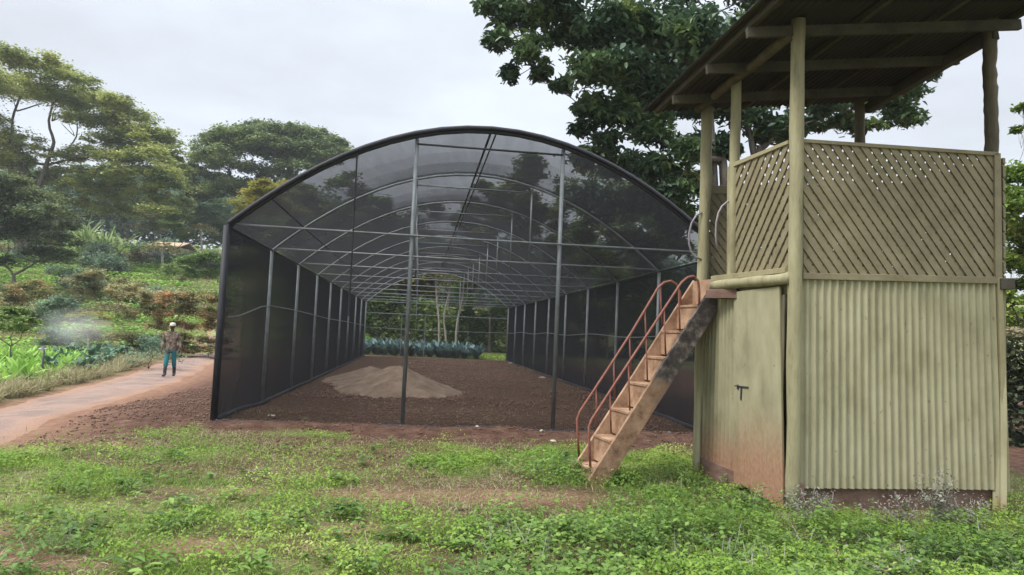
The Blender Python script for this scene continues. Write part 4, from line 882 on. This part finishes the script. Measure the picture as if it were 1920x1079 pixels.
# banana-like clump and papayas on the hillside
bpos = gpt(165, 88); t = thing('banana_clump', 'pale green clump of arching strap leaves on the hillside', 'plant', bpos)
n = 260; B = bpos + np.stack([RNG.normal(size=n) * 1.8, RNG.normal(size=n) * 1.4, RNG.uniform(0, 2.2, n)], 1); D = RNG.normal(size=(n, 3)) * .6; D[:, 2] = 1
blades('foliage', B, D, RNG.uniform(2.0, 3.6, n), RNG.uniform(.2, .4, n), LM['banana'], t, bend=.9, seg=4)
def papaya(px, ytop, d, label, s=1.):
    b = gpt(px, d, -.2); tp = at(px + 3, ytop, d); t = thing('papaya_tree', label, 'tree', b, 'umbrella trees on the hillside')
    mb = MB(); limb(mb, b, tp, .16, .1, 0, .02); mb.build('trunk', MT['pale_bark'], t, True)
    n = 420; k = RNG.integers(0, 22, n); a = k / 22 * 2 * math.pi; rr = 1.9 * s * RNG.random(n) ** .5
    P = tp + np.stack([np.cos(a) * rr, np.sin(a) * rr, .35 - .28 * rr ** 2 / s + RNG.normal(size=n) * .12], 1)
    leaves('crown', P, RNG.uniform(.25, .55, n), LM['olive'], t, .5, .7)
papaya(374, 428, 78, 'umbrella-leaved tree on a pale forked stem near the dark shed')
papaya(300, 462, 72, 'umbrella-leaved tree alone in the middle of the terraced slope')
tree('small_tree', 'loose green tree on thin stems at the foot of the terraces by the netting', 'tree', 375, 52, [(360, 495, 26, 14), (385, 488, 26, 16), (400, 510, 20, 14), (370, 518, 28, 14), (350, 515, 18, 12)], 9000, .2, 'mid', 'pale_bark', .09, .3, .5, .6, kd=8)

# hillside crops
X = RNG.uniform(-80, -10, 170000); Y = RNG.uniform(40, 104, 170000)
k = (X / Y < -.2) & (X / Y > -.8); X, Y = X[k], Y[k]
rowp = .5 + .5 * np.sin((Y - 39) * 2 * np.pi / 2.1 + fbm(X * .1, Y * .1, 3) * 4); k = RNG.random(len(X)) < np.clip(rowp * smooth(.3, .6, fbm(X * .16, Y * .2, 8)) + .12, 0, 1); X, Y = X[k], Y[k]
P = np.stack([X, Y, ground_z(X, Y) + RNG.uniform(.05, .55, len(X))], 1)
o = leaves('hillside_crops', P, RNG.uniform(.2, .42, len(X)), LM['chard'], aspect=.55, up=.6, tone=np.clip(fbm(X * .13, Y * .22, 31) * 1.5 - .4, 0, 1))
tag(o, 'rows of low green crops on the terraced hillside', 'crops', None, 'stuff')
protos = []
for i, (lm, lb) in enumerate((('blue', 'grey green bush dotted on the terraced hillside'), ('mid', 'fresh green bush dotted on the terraced hillside'), ('olive', 'brownish bush dotted on the terraced hillside'))):
    t = thing('bush', lb, 'bush', (0, 0, 0), ('grey green', 'fresh green', 'brownish')[i] + ' bushes dotted over the hillside')
    mb = MB()
    for s in range(5): limb(mb, (0, 0, -.2), RNG.normal(size=3) * .3 + np.array([0, 0, .8]), .05, .015)
    mb.build('stems', MT['bark'], t, True)
    P, _ = clump_points(np.array([0, 0, .75]), np.array([1.1, 1.1, .75]), 900, 14, .7, .25, .5); leaves('foliage', P, RNG.uniform(.14, .3, 900), LM[lm], t, .55, .5)
    protos.append(t)
used = [0, 0, 0]
for i in range(64):
    d = random.uniform(44, 98); px = random.uniform(-20, 430); x = (px - 960) / F * d; k = random.choice((0, 0, 1, 2))
    loc = (x, d, float(ground_z(x, d))); s = random.uniform(.6, 1.5)
    if not used[k]: protos[k].location = loc; protos[k].scale = (s, s, s); used[k] = 1
    else: dup(protos[k], loc, random.uniform(0, 6), s)

# far wood along the hill top
n = 90000; px = RNG.uniform(-260, 1500, n); d = RNG.uniform(118, 165, n); X = (px - 960) / F * d
hh = (6 + 9 * fbm(X * .09, d * .03, 19) ** 1.3 * 1.6) * RNG.random(n) ** .6
P = np.stack([X, d, ground_z(X, d) + hh], 1)
o = leaves('far_wood', P, RNG.uniform(.8, 1.7, n), LM['blue'], aspect=.6, up=.5, tone=np.clip(fbm(X * .2, hh * .3, 6) * 1.3 - .3, 0, 1)); tag(o, 'hazy wood along the top of the hill', 'wood', None, 'stuff')

# sheds on the hill
def shed(px, d, w, dep, h, name, label, wall, roof, rise):
    b = gpt(px, d, -.4); t = thing(name, label, 'shed', b)
    q = [b + np.array(v) for v in ((-w / 2, 0, 0), (w / 2, 0, 0), (w / 2, dep, 0), (-w / 2, dep, 0))]
    MB().prism(q, (0, 0, h)).build('wall', wall, t)
    z = np.array([0, 0, h]); a, bb, c, dd = [p + z for p in q]; r = np.array([0, 0, rise])
    o = .35; a = a + (-o, -o, 0); bb = bb + (o, -o, 0); c = c + (o, o, 0); dd = dd + (-o, o, 0)
    r0 = (a + dd) / 2 + r; r1 = (bb + c) / 2 + r
    MB().prism([a, bb, r1, r0], (0, 0, .12)).prism([r0, r1, c, dd], (0, 0, .12)).build('roof', roof, t)
    MB().beam(b + (0, -.03, h * .42), b + (w * .12, -.03, h * .42), .04, h * .8).build('door', MT['dark_steel'], t)
cream = mottled('cream_wall', [(.42, .36, .26), (.55, .48, .36)], 2, .8); orange = mottled('faded_orange_roof', [(.42, .3, .18), (.55, .42, .28)], 2, .8)
shed(268, 84, 2.9, 3, 1.5, 'net_shed', 'low black shed on the hillside in front of the pale building', MT['black_foil'], MT['black_foil'], .5)
shed(300, 90, 3.6, 4, 1.6, 'pale_building', 'small cream building with sandy roof on the hillside', cream, orange, .7)
shed(396, 76, 4.2, 3, 1.5, 'net_shed', 'long low black shed behind the papaya near the netting', MT['black_foil'], MT['black_foil'], .4)

# crops by the track
def rosette(name, label, cat, n, L, W, h, lm, bend, group, lean=.7, seg=4):
    t = thing(name, label, cat, (0, 0, 0), group)
    a = np.arange(n) * 2.4 + RNG.normal(size=n) * .2; e = lean * (.25 + .75 * np.arange(n) / n)
    D = np.stack([np.cos(a) * e, np.sin(a) * e, np.ones(n)], 1); B = np.stack([np.cos(a) * .03, np.sin(a) * .03, h * RNG.random(n)], 1)
    blades('leaf_rosette', B, D, L * RNG.uniform(.7, 1.1, n), np.full(n, W) * RNG.uniform(.8, 1.2, n), LM[lm], t, bend=bend, seg=seg)
    if h > .1: MB().tube([(0, 0, -.05), (0, 0, h)], .018, 6).build('stem', MT['pale_bark'], t)
    return t
ch = rosette('chard_plant', 'bright green broad-leaved crop plant in the bed left of the track', 'plant', 26, .62, .2, .05, 'chard', .75, 'leafy crop plants left of the track', .9)
ka = rosette('kale_plant', 'blue green kale plant behind the dry grass by the track', 'plant', 26, .55, .18, .45, 'kale', 1.0, 'kale plants left of the track', 1.1)
first = {ch: 1, ka: 1}
def put(p, x, y, s):
    loc = (x, y, float(ground_z(x, y)) - .01)
    if first[p]: p.location = loc; p.scale = (s, s, s); first[p] = 0
    else: dup(p, loc, random.uniform(0, 6), s)
for y in np.arange(14.5, 30, .72):
    for u in np.arange(2.6, 7.2, .72):
        x = road_x(y) - u + random.uniform(-.15, .15); px = proj((x, y, 0))[0]
        if px < -40: continue
        if px < 165 - 25 * random.random(): put(ch, x, y + random.uniform(-.15, .15), random.uniform(.75, 1.2))
for y in np.arange(21, 39, .95):
    for u in np.arange(2.1, 6.2, .9):
        x = road_x(y) - u + random.uniform(-.2, .2); px = proj((x, y, 0))[0]
        if 95 < px < 330 and random.random() < .62: put(ka, x, y, random.uniform(.5, 1.05))
n = 15000; Y = RNG.uniform(10.5, 36, n); u = 1.45 + RNG.gamma(1.6, .38, n); X = road_x(Y) - u; k = smooth(.3, .55, fbm(X * .9, Y * .9, 4)) > RNG.random(n); X, Y = X[k], Y[k]; n = len(X)
B = np.stack([X, Y, ground_z(X, Y)], 1); D = RNG.normal(size=(n, 3)) * .5; D[:, 2] = 1
o = blades('verge_grass', B, D, RNG.uniform(.25, .7, n), RNG.uniform(.012, .03, n), LM['dry'], bend=1.0, seg=3, tone=fbm(X, Y, 3)); tag(o, 'straw-coloured grass tufts along the far verge of the track', 'grass', None, 'stuff')
n = 15000; Y = RNG.uniform(12, 60, n); u = 1.6 + RNG.random(n) * 12; X = road_x(Y) - u; k = smooth(.35, .6, fbm(X * .6, Y * .6, 9)) > RNG.random(n); X, Y = X[k], Y[k]; n = len(X)
P = np.stack([X, Y, ground_z(X, Y) + RNG.uniform(.02, .35, n)], 1)
o = leaves('garden_greens', P, RNG.uniform(.08, .2, n), LM['chard'], aspect=.5, up=.5, tone=np.clip(fbm(X * .5, Y * .5, 2) * 1.4 - .3, 0, 1)); tag(o, 'mixed low greenery covering the garden beds', 'garden greenery', None, 'stuff')
# far end: cabbage bed and strip of lawn
cb = rosette('cabbage_plant', 'blue grey cabbage plant in the bed beyond the far end of net house', 'plant', 24, .8, .3, .15, 'cabbage', .7, 'cabbages beyond the net house', .8, 3)
first[cb] = 1
for r_, y in enumerate((41.2, 42.6, 44.0, 45.4)):
    for px in np.arange(672, 897, 17):
        x = (px - 960 + random.uniform(-4, 4)) / F * y; put(cb, x, y + random.uniform(-.2, .2), random.uniform(.85, 1.2))
n = 9000; X = RNG.uniform(-4, 3, n); Y = RNG.uniform(41, 50, n); P = np.stack([X, Y, ground_z(X, Y) + RNG.uniform(0, .12, n)], 1)
o = leaves('lawn', P, RNG.uniform(.08, .16, n), LM['grass'], aspect=.4, up=.4); tag(o, 'strip of green grass beyond the far end', 'grass', None, 'stuff')

# withered weeds against the hut
def dryweed(px, d, h, w, label, n=700, lm='greyweed'):
    b = gpt(px, d); t = thing('withered_weed', label, 'weed', b, 'withered weeds by the hut'); mb = MB(); E = []
    for k in range(12):
        e = b + np.array([RNG.normal() * w * .5, RNG.normal() * w * .25, h * random.uniform(.45, 1.05)]); limb(mb, b + RNG.normal(size=3) * np.array([w * .2, .04, 0]), e, .004, .0015, 0, .08, 5, 4); E.append(e)
    mb.build('stems', MT['pale_bark'], t, True); E = np.array(E)
    i = RNG.integers(0, 12, n); f = RNG.random(n)[:, None] ** .6; P = b + (E[i] - b) * f + RNG.normal(size=(n, 3)) * np.array([.045, .04, .035])
    leaves('foliage', P, RNG.uniform(.015, .045, n), LM[lm], t, .45, .4)
dryweed(1762, 6.42, .5, .34, 'tallest grey withered weed leaning on the corrugated wall', 900)
dryweed(1525, 6.32, .32, .3, 'grey green withered weed at the hut corner foot', 800)
dryweed(1830, 6.35, .28, .4, 'low ashy withered weed below the right end of the corrugated wall', 600)
dryweed(1690, 6.3, .3, .3, 'thin withered weed left of the tallest one by the wall', 450)
dryweed(1410, 6.75, .22, .3, 'broad green weed at the foot of the door', 500, 'weed')
dryweed(1700, 4.75, .2, .3, 'ashen dry weed tuft at the bottom edge below the wall', 500)

# sprinkler and its mist
b = gpt(88, 21); t = thing('sprinkler', 'thin dark sprinkler riser among the crops left of the track', 'sprinkler', b)
MB().tube([b - (0, 0, .1), b + (0, 0, .85)], .03, 8).build('riser', MT['dark_steel'], t, True)
MB().tube([b + (-.16, 0, .88), b + (.1, 0, .9)], .025, 6).beam(b + (-.03, 0, .82), b + (-.03, 0, .98), .06, .06, (1, 0, 0)).build('nozzle', MT['steel'], t)
m, nt, out = new_mat('water_mist'); pv = nt.nodes.new('ShaderNodeVolumePrincipled'); pv.inputs['Color'].default_value = (1, 1, 1, 1)
tcn = nt.nodes.new('ShaderNodeTexCoord'); gr = nt.nodes.new('ShaderNodeTexGradient'); gr.gradient_type = 'SPHERICAL'
mp = nt.nodes.new('ShaderNodeMapping'); mp.inputs['Location'].default_value = (0, 0, 0); nt.links.new(tcn.outputs['Object'], mp.inputs['Vector']); nt.links.new(mp.outputs[0], gr.inputs[0])
nt.links.new(math_(nt, 'MULTIPLY', math_(nt, 'MULTIPLY', gr.outputs['Fac'], .6), math_(nt, 'MULTIPLY', noise(nt, 2.2, 4, tcn.outputs['Object'], .6), .9)), pv.inputs['Density']); nt.links.new(pv.outputs[0], out.inputs['Volume'])
mb = MB(); R0 = [(0, 0, -1)]
for i in range(1, 8):
    for j in range(14): R0.append((math.sin(math.pi * i / 8) * math.cos(2 * math.pi * j / 14), math.sin(math.pi * i / 8) * math.sin(2 * math.pi * j / 14), -math.cos(math.pi * i / 8)))
R0.append((0, 0, 1)); fs = [(0, 1 + (j + 1) % 14, 1 + j) for j in range(14)] + [(1 + i * 14 + j, 1 + i * 14 + (j + 1) % 14, 1 + (i + 1) * 14 + (j + 1) % 14, 1 + (i + 1) * 14 + j) for i in range(6) for j in range(14)] + [(len(R0) - 1, 1 + 6 * 14 + j, 1 + 6 * 14 + (j + 1) % 14) for j in range(14)]
o = mb.add(R0, fs).build('water_mist', m); o.location = tuple(at(140, 615, 26)); o.scale = (1.5, 1.2, .85); tag(o, 'fine white spray drifting from the sprinkler over the crops', 'mist', None, 'stuff')

# ------------------------------------------------------------------ person on the track
def bake(o, mods):
    for f_ in mods: f_(o)
    dg = bpy.context.evaluated_depsgraph_get(); dg.update()
    me = bpy.data.meshes.new_from_object(o.evaluated_get(dg)); o.modifiers.clear(); old = o.data; o.data = me; bpy.data.meshes.remove(old)
    me.polygons.foreach_set('use_smooth', [True] * len(me.polygons)); return o
def skinned(name, verts, edges, radii, mat, parent, root=0, lev=2):
    me = bpy.data.meshes.new(name); me.from_pydata([tuple(v) for v in verts], edges, []); o = bpy.data.objects.new(name, me); COL.objects.link(o)
    md = o.modifiers.new('skin', 'SKIN'); md.use_smooth_shade = True
    for i, r in enumerate(radii):
        sv = me.skin_vertices[0].data[i]; sv.radius = (r, r) if not hasattr(r, '__len__') else r; sv.use_root = i == root
    s = o.modifiers.new('sub', 'SUBSURF'); s.levels = lev; s.render_levels = lev
    bake(o, []); o.data.materials.clear(); o.data.materials.append(mat); o.parent = parent; return o
pp = gpt(325, 23.3, .05)
person = thing('person', 'man walking on the gravel track in white cap, brown jacket, teal trousers and dark boots', 'person', pp)
person.rotation_euler = (0, 0, math.radians(14))
def flat(name, c, r=.8):
    m, nt, out = new_mat(name); v = objvec(nt); n1 = noise(nt, 9, 4, v); principled(nt, out, ramp(nt, n1, [(.3, tuple(x * .75 for x in c)), (.7, tuple(x * 1.2 for x in c))]), r, bump(nt, n1, .4, .02)); return m
SK = flat('dark_skin', (.075, .042, .028), .55); JK = mottled('brown_jacket', [(.05, .03, .024), (.13, .095, .07), (.24, .2, .15)], 14, .85, fine=40, lo=.36, hi=.64); TR = flat('teal_trousers', (.02, .13, .15)); BT = flat('rubber_boots', (.035, .03, .035), .45); CP = flat('pale_cap', (.5, .48, .42))
# facing -Y; x to the side
J = dict(pel=(0, 0, .93), wst=(0, 0, 1.06), chs=(0, .01, 1.28), nck=(0, .01, 1.45), nk2=(0, -.005, 1.52), hd1=(0, -.02, 1.6), hd2=(0, -.02, 1.67), hd3=(0, -.01, 1.73))
V = []; E = []; R = []
def ch_(pts, start=None):
    prev = start
    for p, r in pts:
        V.append(p); R.append(r); i = len(V) - 1
        if prev is not None: E.append((prev, i))
        prev = i
    return prev
a0 = ch_([(J['pel'], (.155, .115))]); a1 = ch_([(J['wst'], (.14, .105))], a0); a2 = ch_([(J['chs'], (.165, .115))], a1)
a3 = ch_([(J['nck'], .07), (J['nk2'], .055), (J['hd1'], (.066, .078)), (J['hd2'], (.076, .09)), (J['hd3'], (.06, .075))], a2)
ch_([((0, -.105, 1.63), .016), ((0, -.118, 1.615), .012)], a3 - 2)          # nose
for s in (-1, 1): ch_([((s * .078, 0, 1.64), .014)], a3 - 1)                 # ears
LEG = {}; ARM = {}
for s in (-1, 1):
    st = -.16 if s < 0 else .14
    hip = (s * .095, 0, .88); kn = (s * .105, st * .45 - .03, .49); an = (s * .11, st, .09); to = (s * .125, st - .14, .035)
    ch_([(hip, .088), (kn, .058), ((s * .108, st * .8, .3), .05), (an, .037), (to, .034)], a0); LEG[s] = (hip, kn, an, to)
    sh = (s * .18, .01, 1.4); el = (s * .26, .06 - .02 * s, 1.14); wr = (s * .27, -.06, .9)
    w = ch_([(sh, .06), (el, .045), ((s * .267, 0, 1.0), .04), (wr, .028), ((s * .268, -.075, .84), (.022, .036))], a2); ARM[s] = (sh, el, wr)
    for f in range(4):
        x0 = s * .268; y0 = -.105 + .021 * f; ln = (.07, .082, .078, .06)[f]
        ch_([((x0, y0, .80), .009), ((x0 - s * .012, y0 - .006, .80 - ln * .55), .0085), ((x0 - s * .03, y0 - .006, .80 - ln), .007)], w)
    ch_([((s * .255, -.115, .855), .011), ((s * .245, -.135, .825), .009)], w)
skinned('body', V, E, R, SK, person, 0)
# clothing: jacket, trousers, boots, cap
V = []; E = []; R = []
b0 = ch_([((0, .005, .8), (.205, .165)), ((0, .005, .95), (.18, .14)), ((0, .005, 1.06), (.175, .135)), ((0, .012, 1.29), (.19, .135)), ((0, .012, 1.43), (.1, .085))])
for s in (-1, 1):
    sh, el, wr = ARM[s]; ch_([(sh, .078), (el, .062), ((s * .268, -.05, .925), .048)], 3)
skinned('jacket', V, E, R, JK, person, 0)
V = []; E = []; R = []
c0 = ch_([((0, 0, .9), (.13, .1))])
for s in (-1, 1):
    hip, kn, an, to = LEG[s]; ch_([((hip[0], 0, .82), .092), (kn, .076), ((s * .11, an[1] * .75 - .005, .3), .078)], c0)
skinned('trousers', V, E, R, TR, person, 0)
for s in (-1, 1):
    hip, kn, an, to = LEG[s]; V = []; E = []; R = []
    ch_([((s * .109, an[1] * .8, .33), .066), ((s * .11, an[1] * .92, .2), .056), ((an[0], an[1] + .01, .075), .058), ((to[0], to[1] + .04, .045), (.05, .042)), ((to[0] + s * .005, to[1] - .03, .04), (.042, .034))])
    skinned('boot', V, E, R, BT, person, 0)
mb = MB(); rings = []
for k, (rr, zz) in enumerate(((.093, 1.675), (.095, 1.70), (.088, 1.74), (.062, 1.768), (.02, 1.78))):
    rings.append([(math.cos(a) * rr, -.012 + math.sin(a) * rr * 1.15, zz) for a in [2 * math.pi * j / 16 for j in range(16)]])
vs = [p for r_ in rings for p in r_]; fs = [(i * 16 + j, i * 16 + (j + 1) % 16, (i + 1) * 16 + (j + 1) % 16, (i + 1) * 16 + j) for i in range(4) for j in range(16)] + [tuple(64 + j for j in range(16))]
mb.add(vs, fs); br = [(math.cos(a) * .09, -.12 - .075 * max(0, math.sin(a)), 1.672) for a in np.linspace(0, math.pi, 9)]
mb.prism(br, (0, 0, .008))
me = bpy.data.meshes.new('cap'); me.from_pydata(mb.v, [], mb.f); me.polygons.foreach_set('use_smooth', [True] * len(me.polygons)); o = bpy.data.objects.new('cap', me); COL.objects.link(o); me.materials.append(CP); o.parent = person
for s in (-1, 1):
    mb = MB(); mb.tube([(s * .03, -.112, 1.652), (s * .03, -.104, 1.652)], .011, 8); me = bpy.data.meshes.new('eye'); me.from_pydata(mb.v, [], mb.f); o = bpy.data.objects.new('eye', me); COL.objects.link(o); me.materials.append(CP); o.parent = person

# ------------------------------------------------------------------ sky and light (bright overcast)
world = bpy.data.worlds.new("World"); scene.world = world; world.use_nodes = True
nt = world.node_tree
for n in list(nt.nodes): nt.nodes.remove(n)
out = nt.nodes.new('ShaderNodeOutputWorld')
SUN_EL, SUN_ROT = math.radians(52), math.radians(238)
sky = nt.nodes.new('ShaderNodeTexSky'); sky.sky_type = 'NISHITA'; sky.sun_disc = False; sky.sun_elevation = SUN_EL; sky.sun_rotation = SUN_ROT; sky.air_density = 1.2; sky.dust_density = 2
bg1 = nt.nodes.new('ShaderNodeBackground'); nt.links.new(sky.outputs[0], bg1.inputs[0]); bg1.inputs[1].default_value = .1
tc = nt.nodes.new('ShaderNodeTexCoord'); sp = nt.nodes.new('ShaderNodeSeparateXYZ'); nt.links.new(tc.outputs['Generated'], sp.inputs[0])
# flat cloud deck: project the view direction on a plane overhead
zc = math_(nt, 'MAXIMUM', math_(nt, 'ADD', sp.outputs[2], .12), .03)
cv = nt.nodes.new('ShaderNodeCombineXYZ'); nt.links.new(math_(nt, 'DIVIDE', sp.outputs[0], zc), cv.inputs[0]); nt.links.new(math_(nt, 'DIVIDE', sp.outputs[1], zc), cv.inputs[1])
n1 = noise(nt, .8, 6, cv.outputs[0], .55)
cloud = ramp(nt, n1, [(.3, (.42, .435, .465)), (.45, (.485, .51, .555)), (.56, (.545, .58, .635)), (.7, (.61, .63, .665))])
zen = nt.nodes.new('ShaderNodeMapRange'); zen.inputs['From Min'].default_value = .42; zen.inputs['From Max'].default_value = .95; zen.inputs['To Min'].default_value = 1; zen.inputs['To Max'].default_value = 4.2; nt.links.new(sp.outputs[2], zen.inputs['Value'])
bg2 = nt.nodes.new('ShaderNodeBackground'); nt.links.new(cloud, bg2.inputs[0]); nt.links.new(zen.outputs[0], bg2.inputs[1])
mx = nt.nodes.new('ShaderNodeMixShader'); mx.inputs[0].default_value = .88
nt.links.new(bg1.outputs[0], mx.inputs[1]); nt.links.new(bg2.outputs[0], mx.inputs[2]); nt.links.new(mx.outputs[0], out.inputs[0])
sl = bpy.data.lights.new('sun', 'SUN'); sl.energy = 2.2; sl.angle = math.radians(16); sl.color = (1, .96, .9)
so = bpy.data.objects.new('sun', sl); COL.objects.link(so)
az = SUN_ROT; sd = Vector((math.sin(az) * math.cos(SUN_EL), math.cos(az) * math.cos(SUN_EL), math.sin(SUN_EL)))
so.rotation_euler = sd.to_track_quat('Z', 'Y').to_euler()
scene.view_settings.view_transform = 'Standard'; scene.view_settings.look = 'None'; scene.view_settings.exposure = 0.8; scene.view_settings.gamma = 1
scene.render.engine = 'CYCLES'
scene.cycles.transparent_max_bounces = 14; scene.cycles.max_bounces = 8; scene.cycles.diffuse_bounces = 3; scene.cycles.glossy_bounces = 2; scene.cycles.transmission_bounces = 3; scene.cycles.use_denoising = True

# thin air between here and the hill
m, nt, out = new_mat('air_haze'); pv = nt.nodes.new('ShaderNodeVolumePrincipled'); pv.inputs['Color'].default_value = (.86, .92, 1, 1); pv.inputs['Density'].default_value = .00045; nt.links.new(pv.outputs[0], out.inputs['Volume'])
o = MB().prism([(-230, -12, 60), (230, -12, 60), (230, 230, 60), (-230, 230, 60)], (0, 0, -62.2)).build('haze', m); tag(o, 'thin bluish haze in the air over the valley', 'haze', None, 'stuff')
scene.cycles.volume_bounces = 2
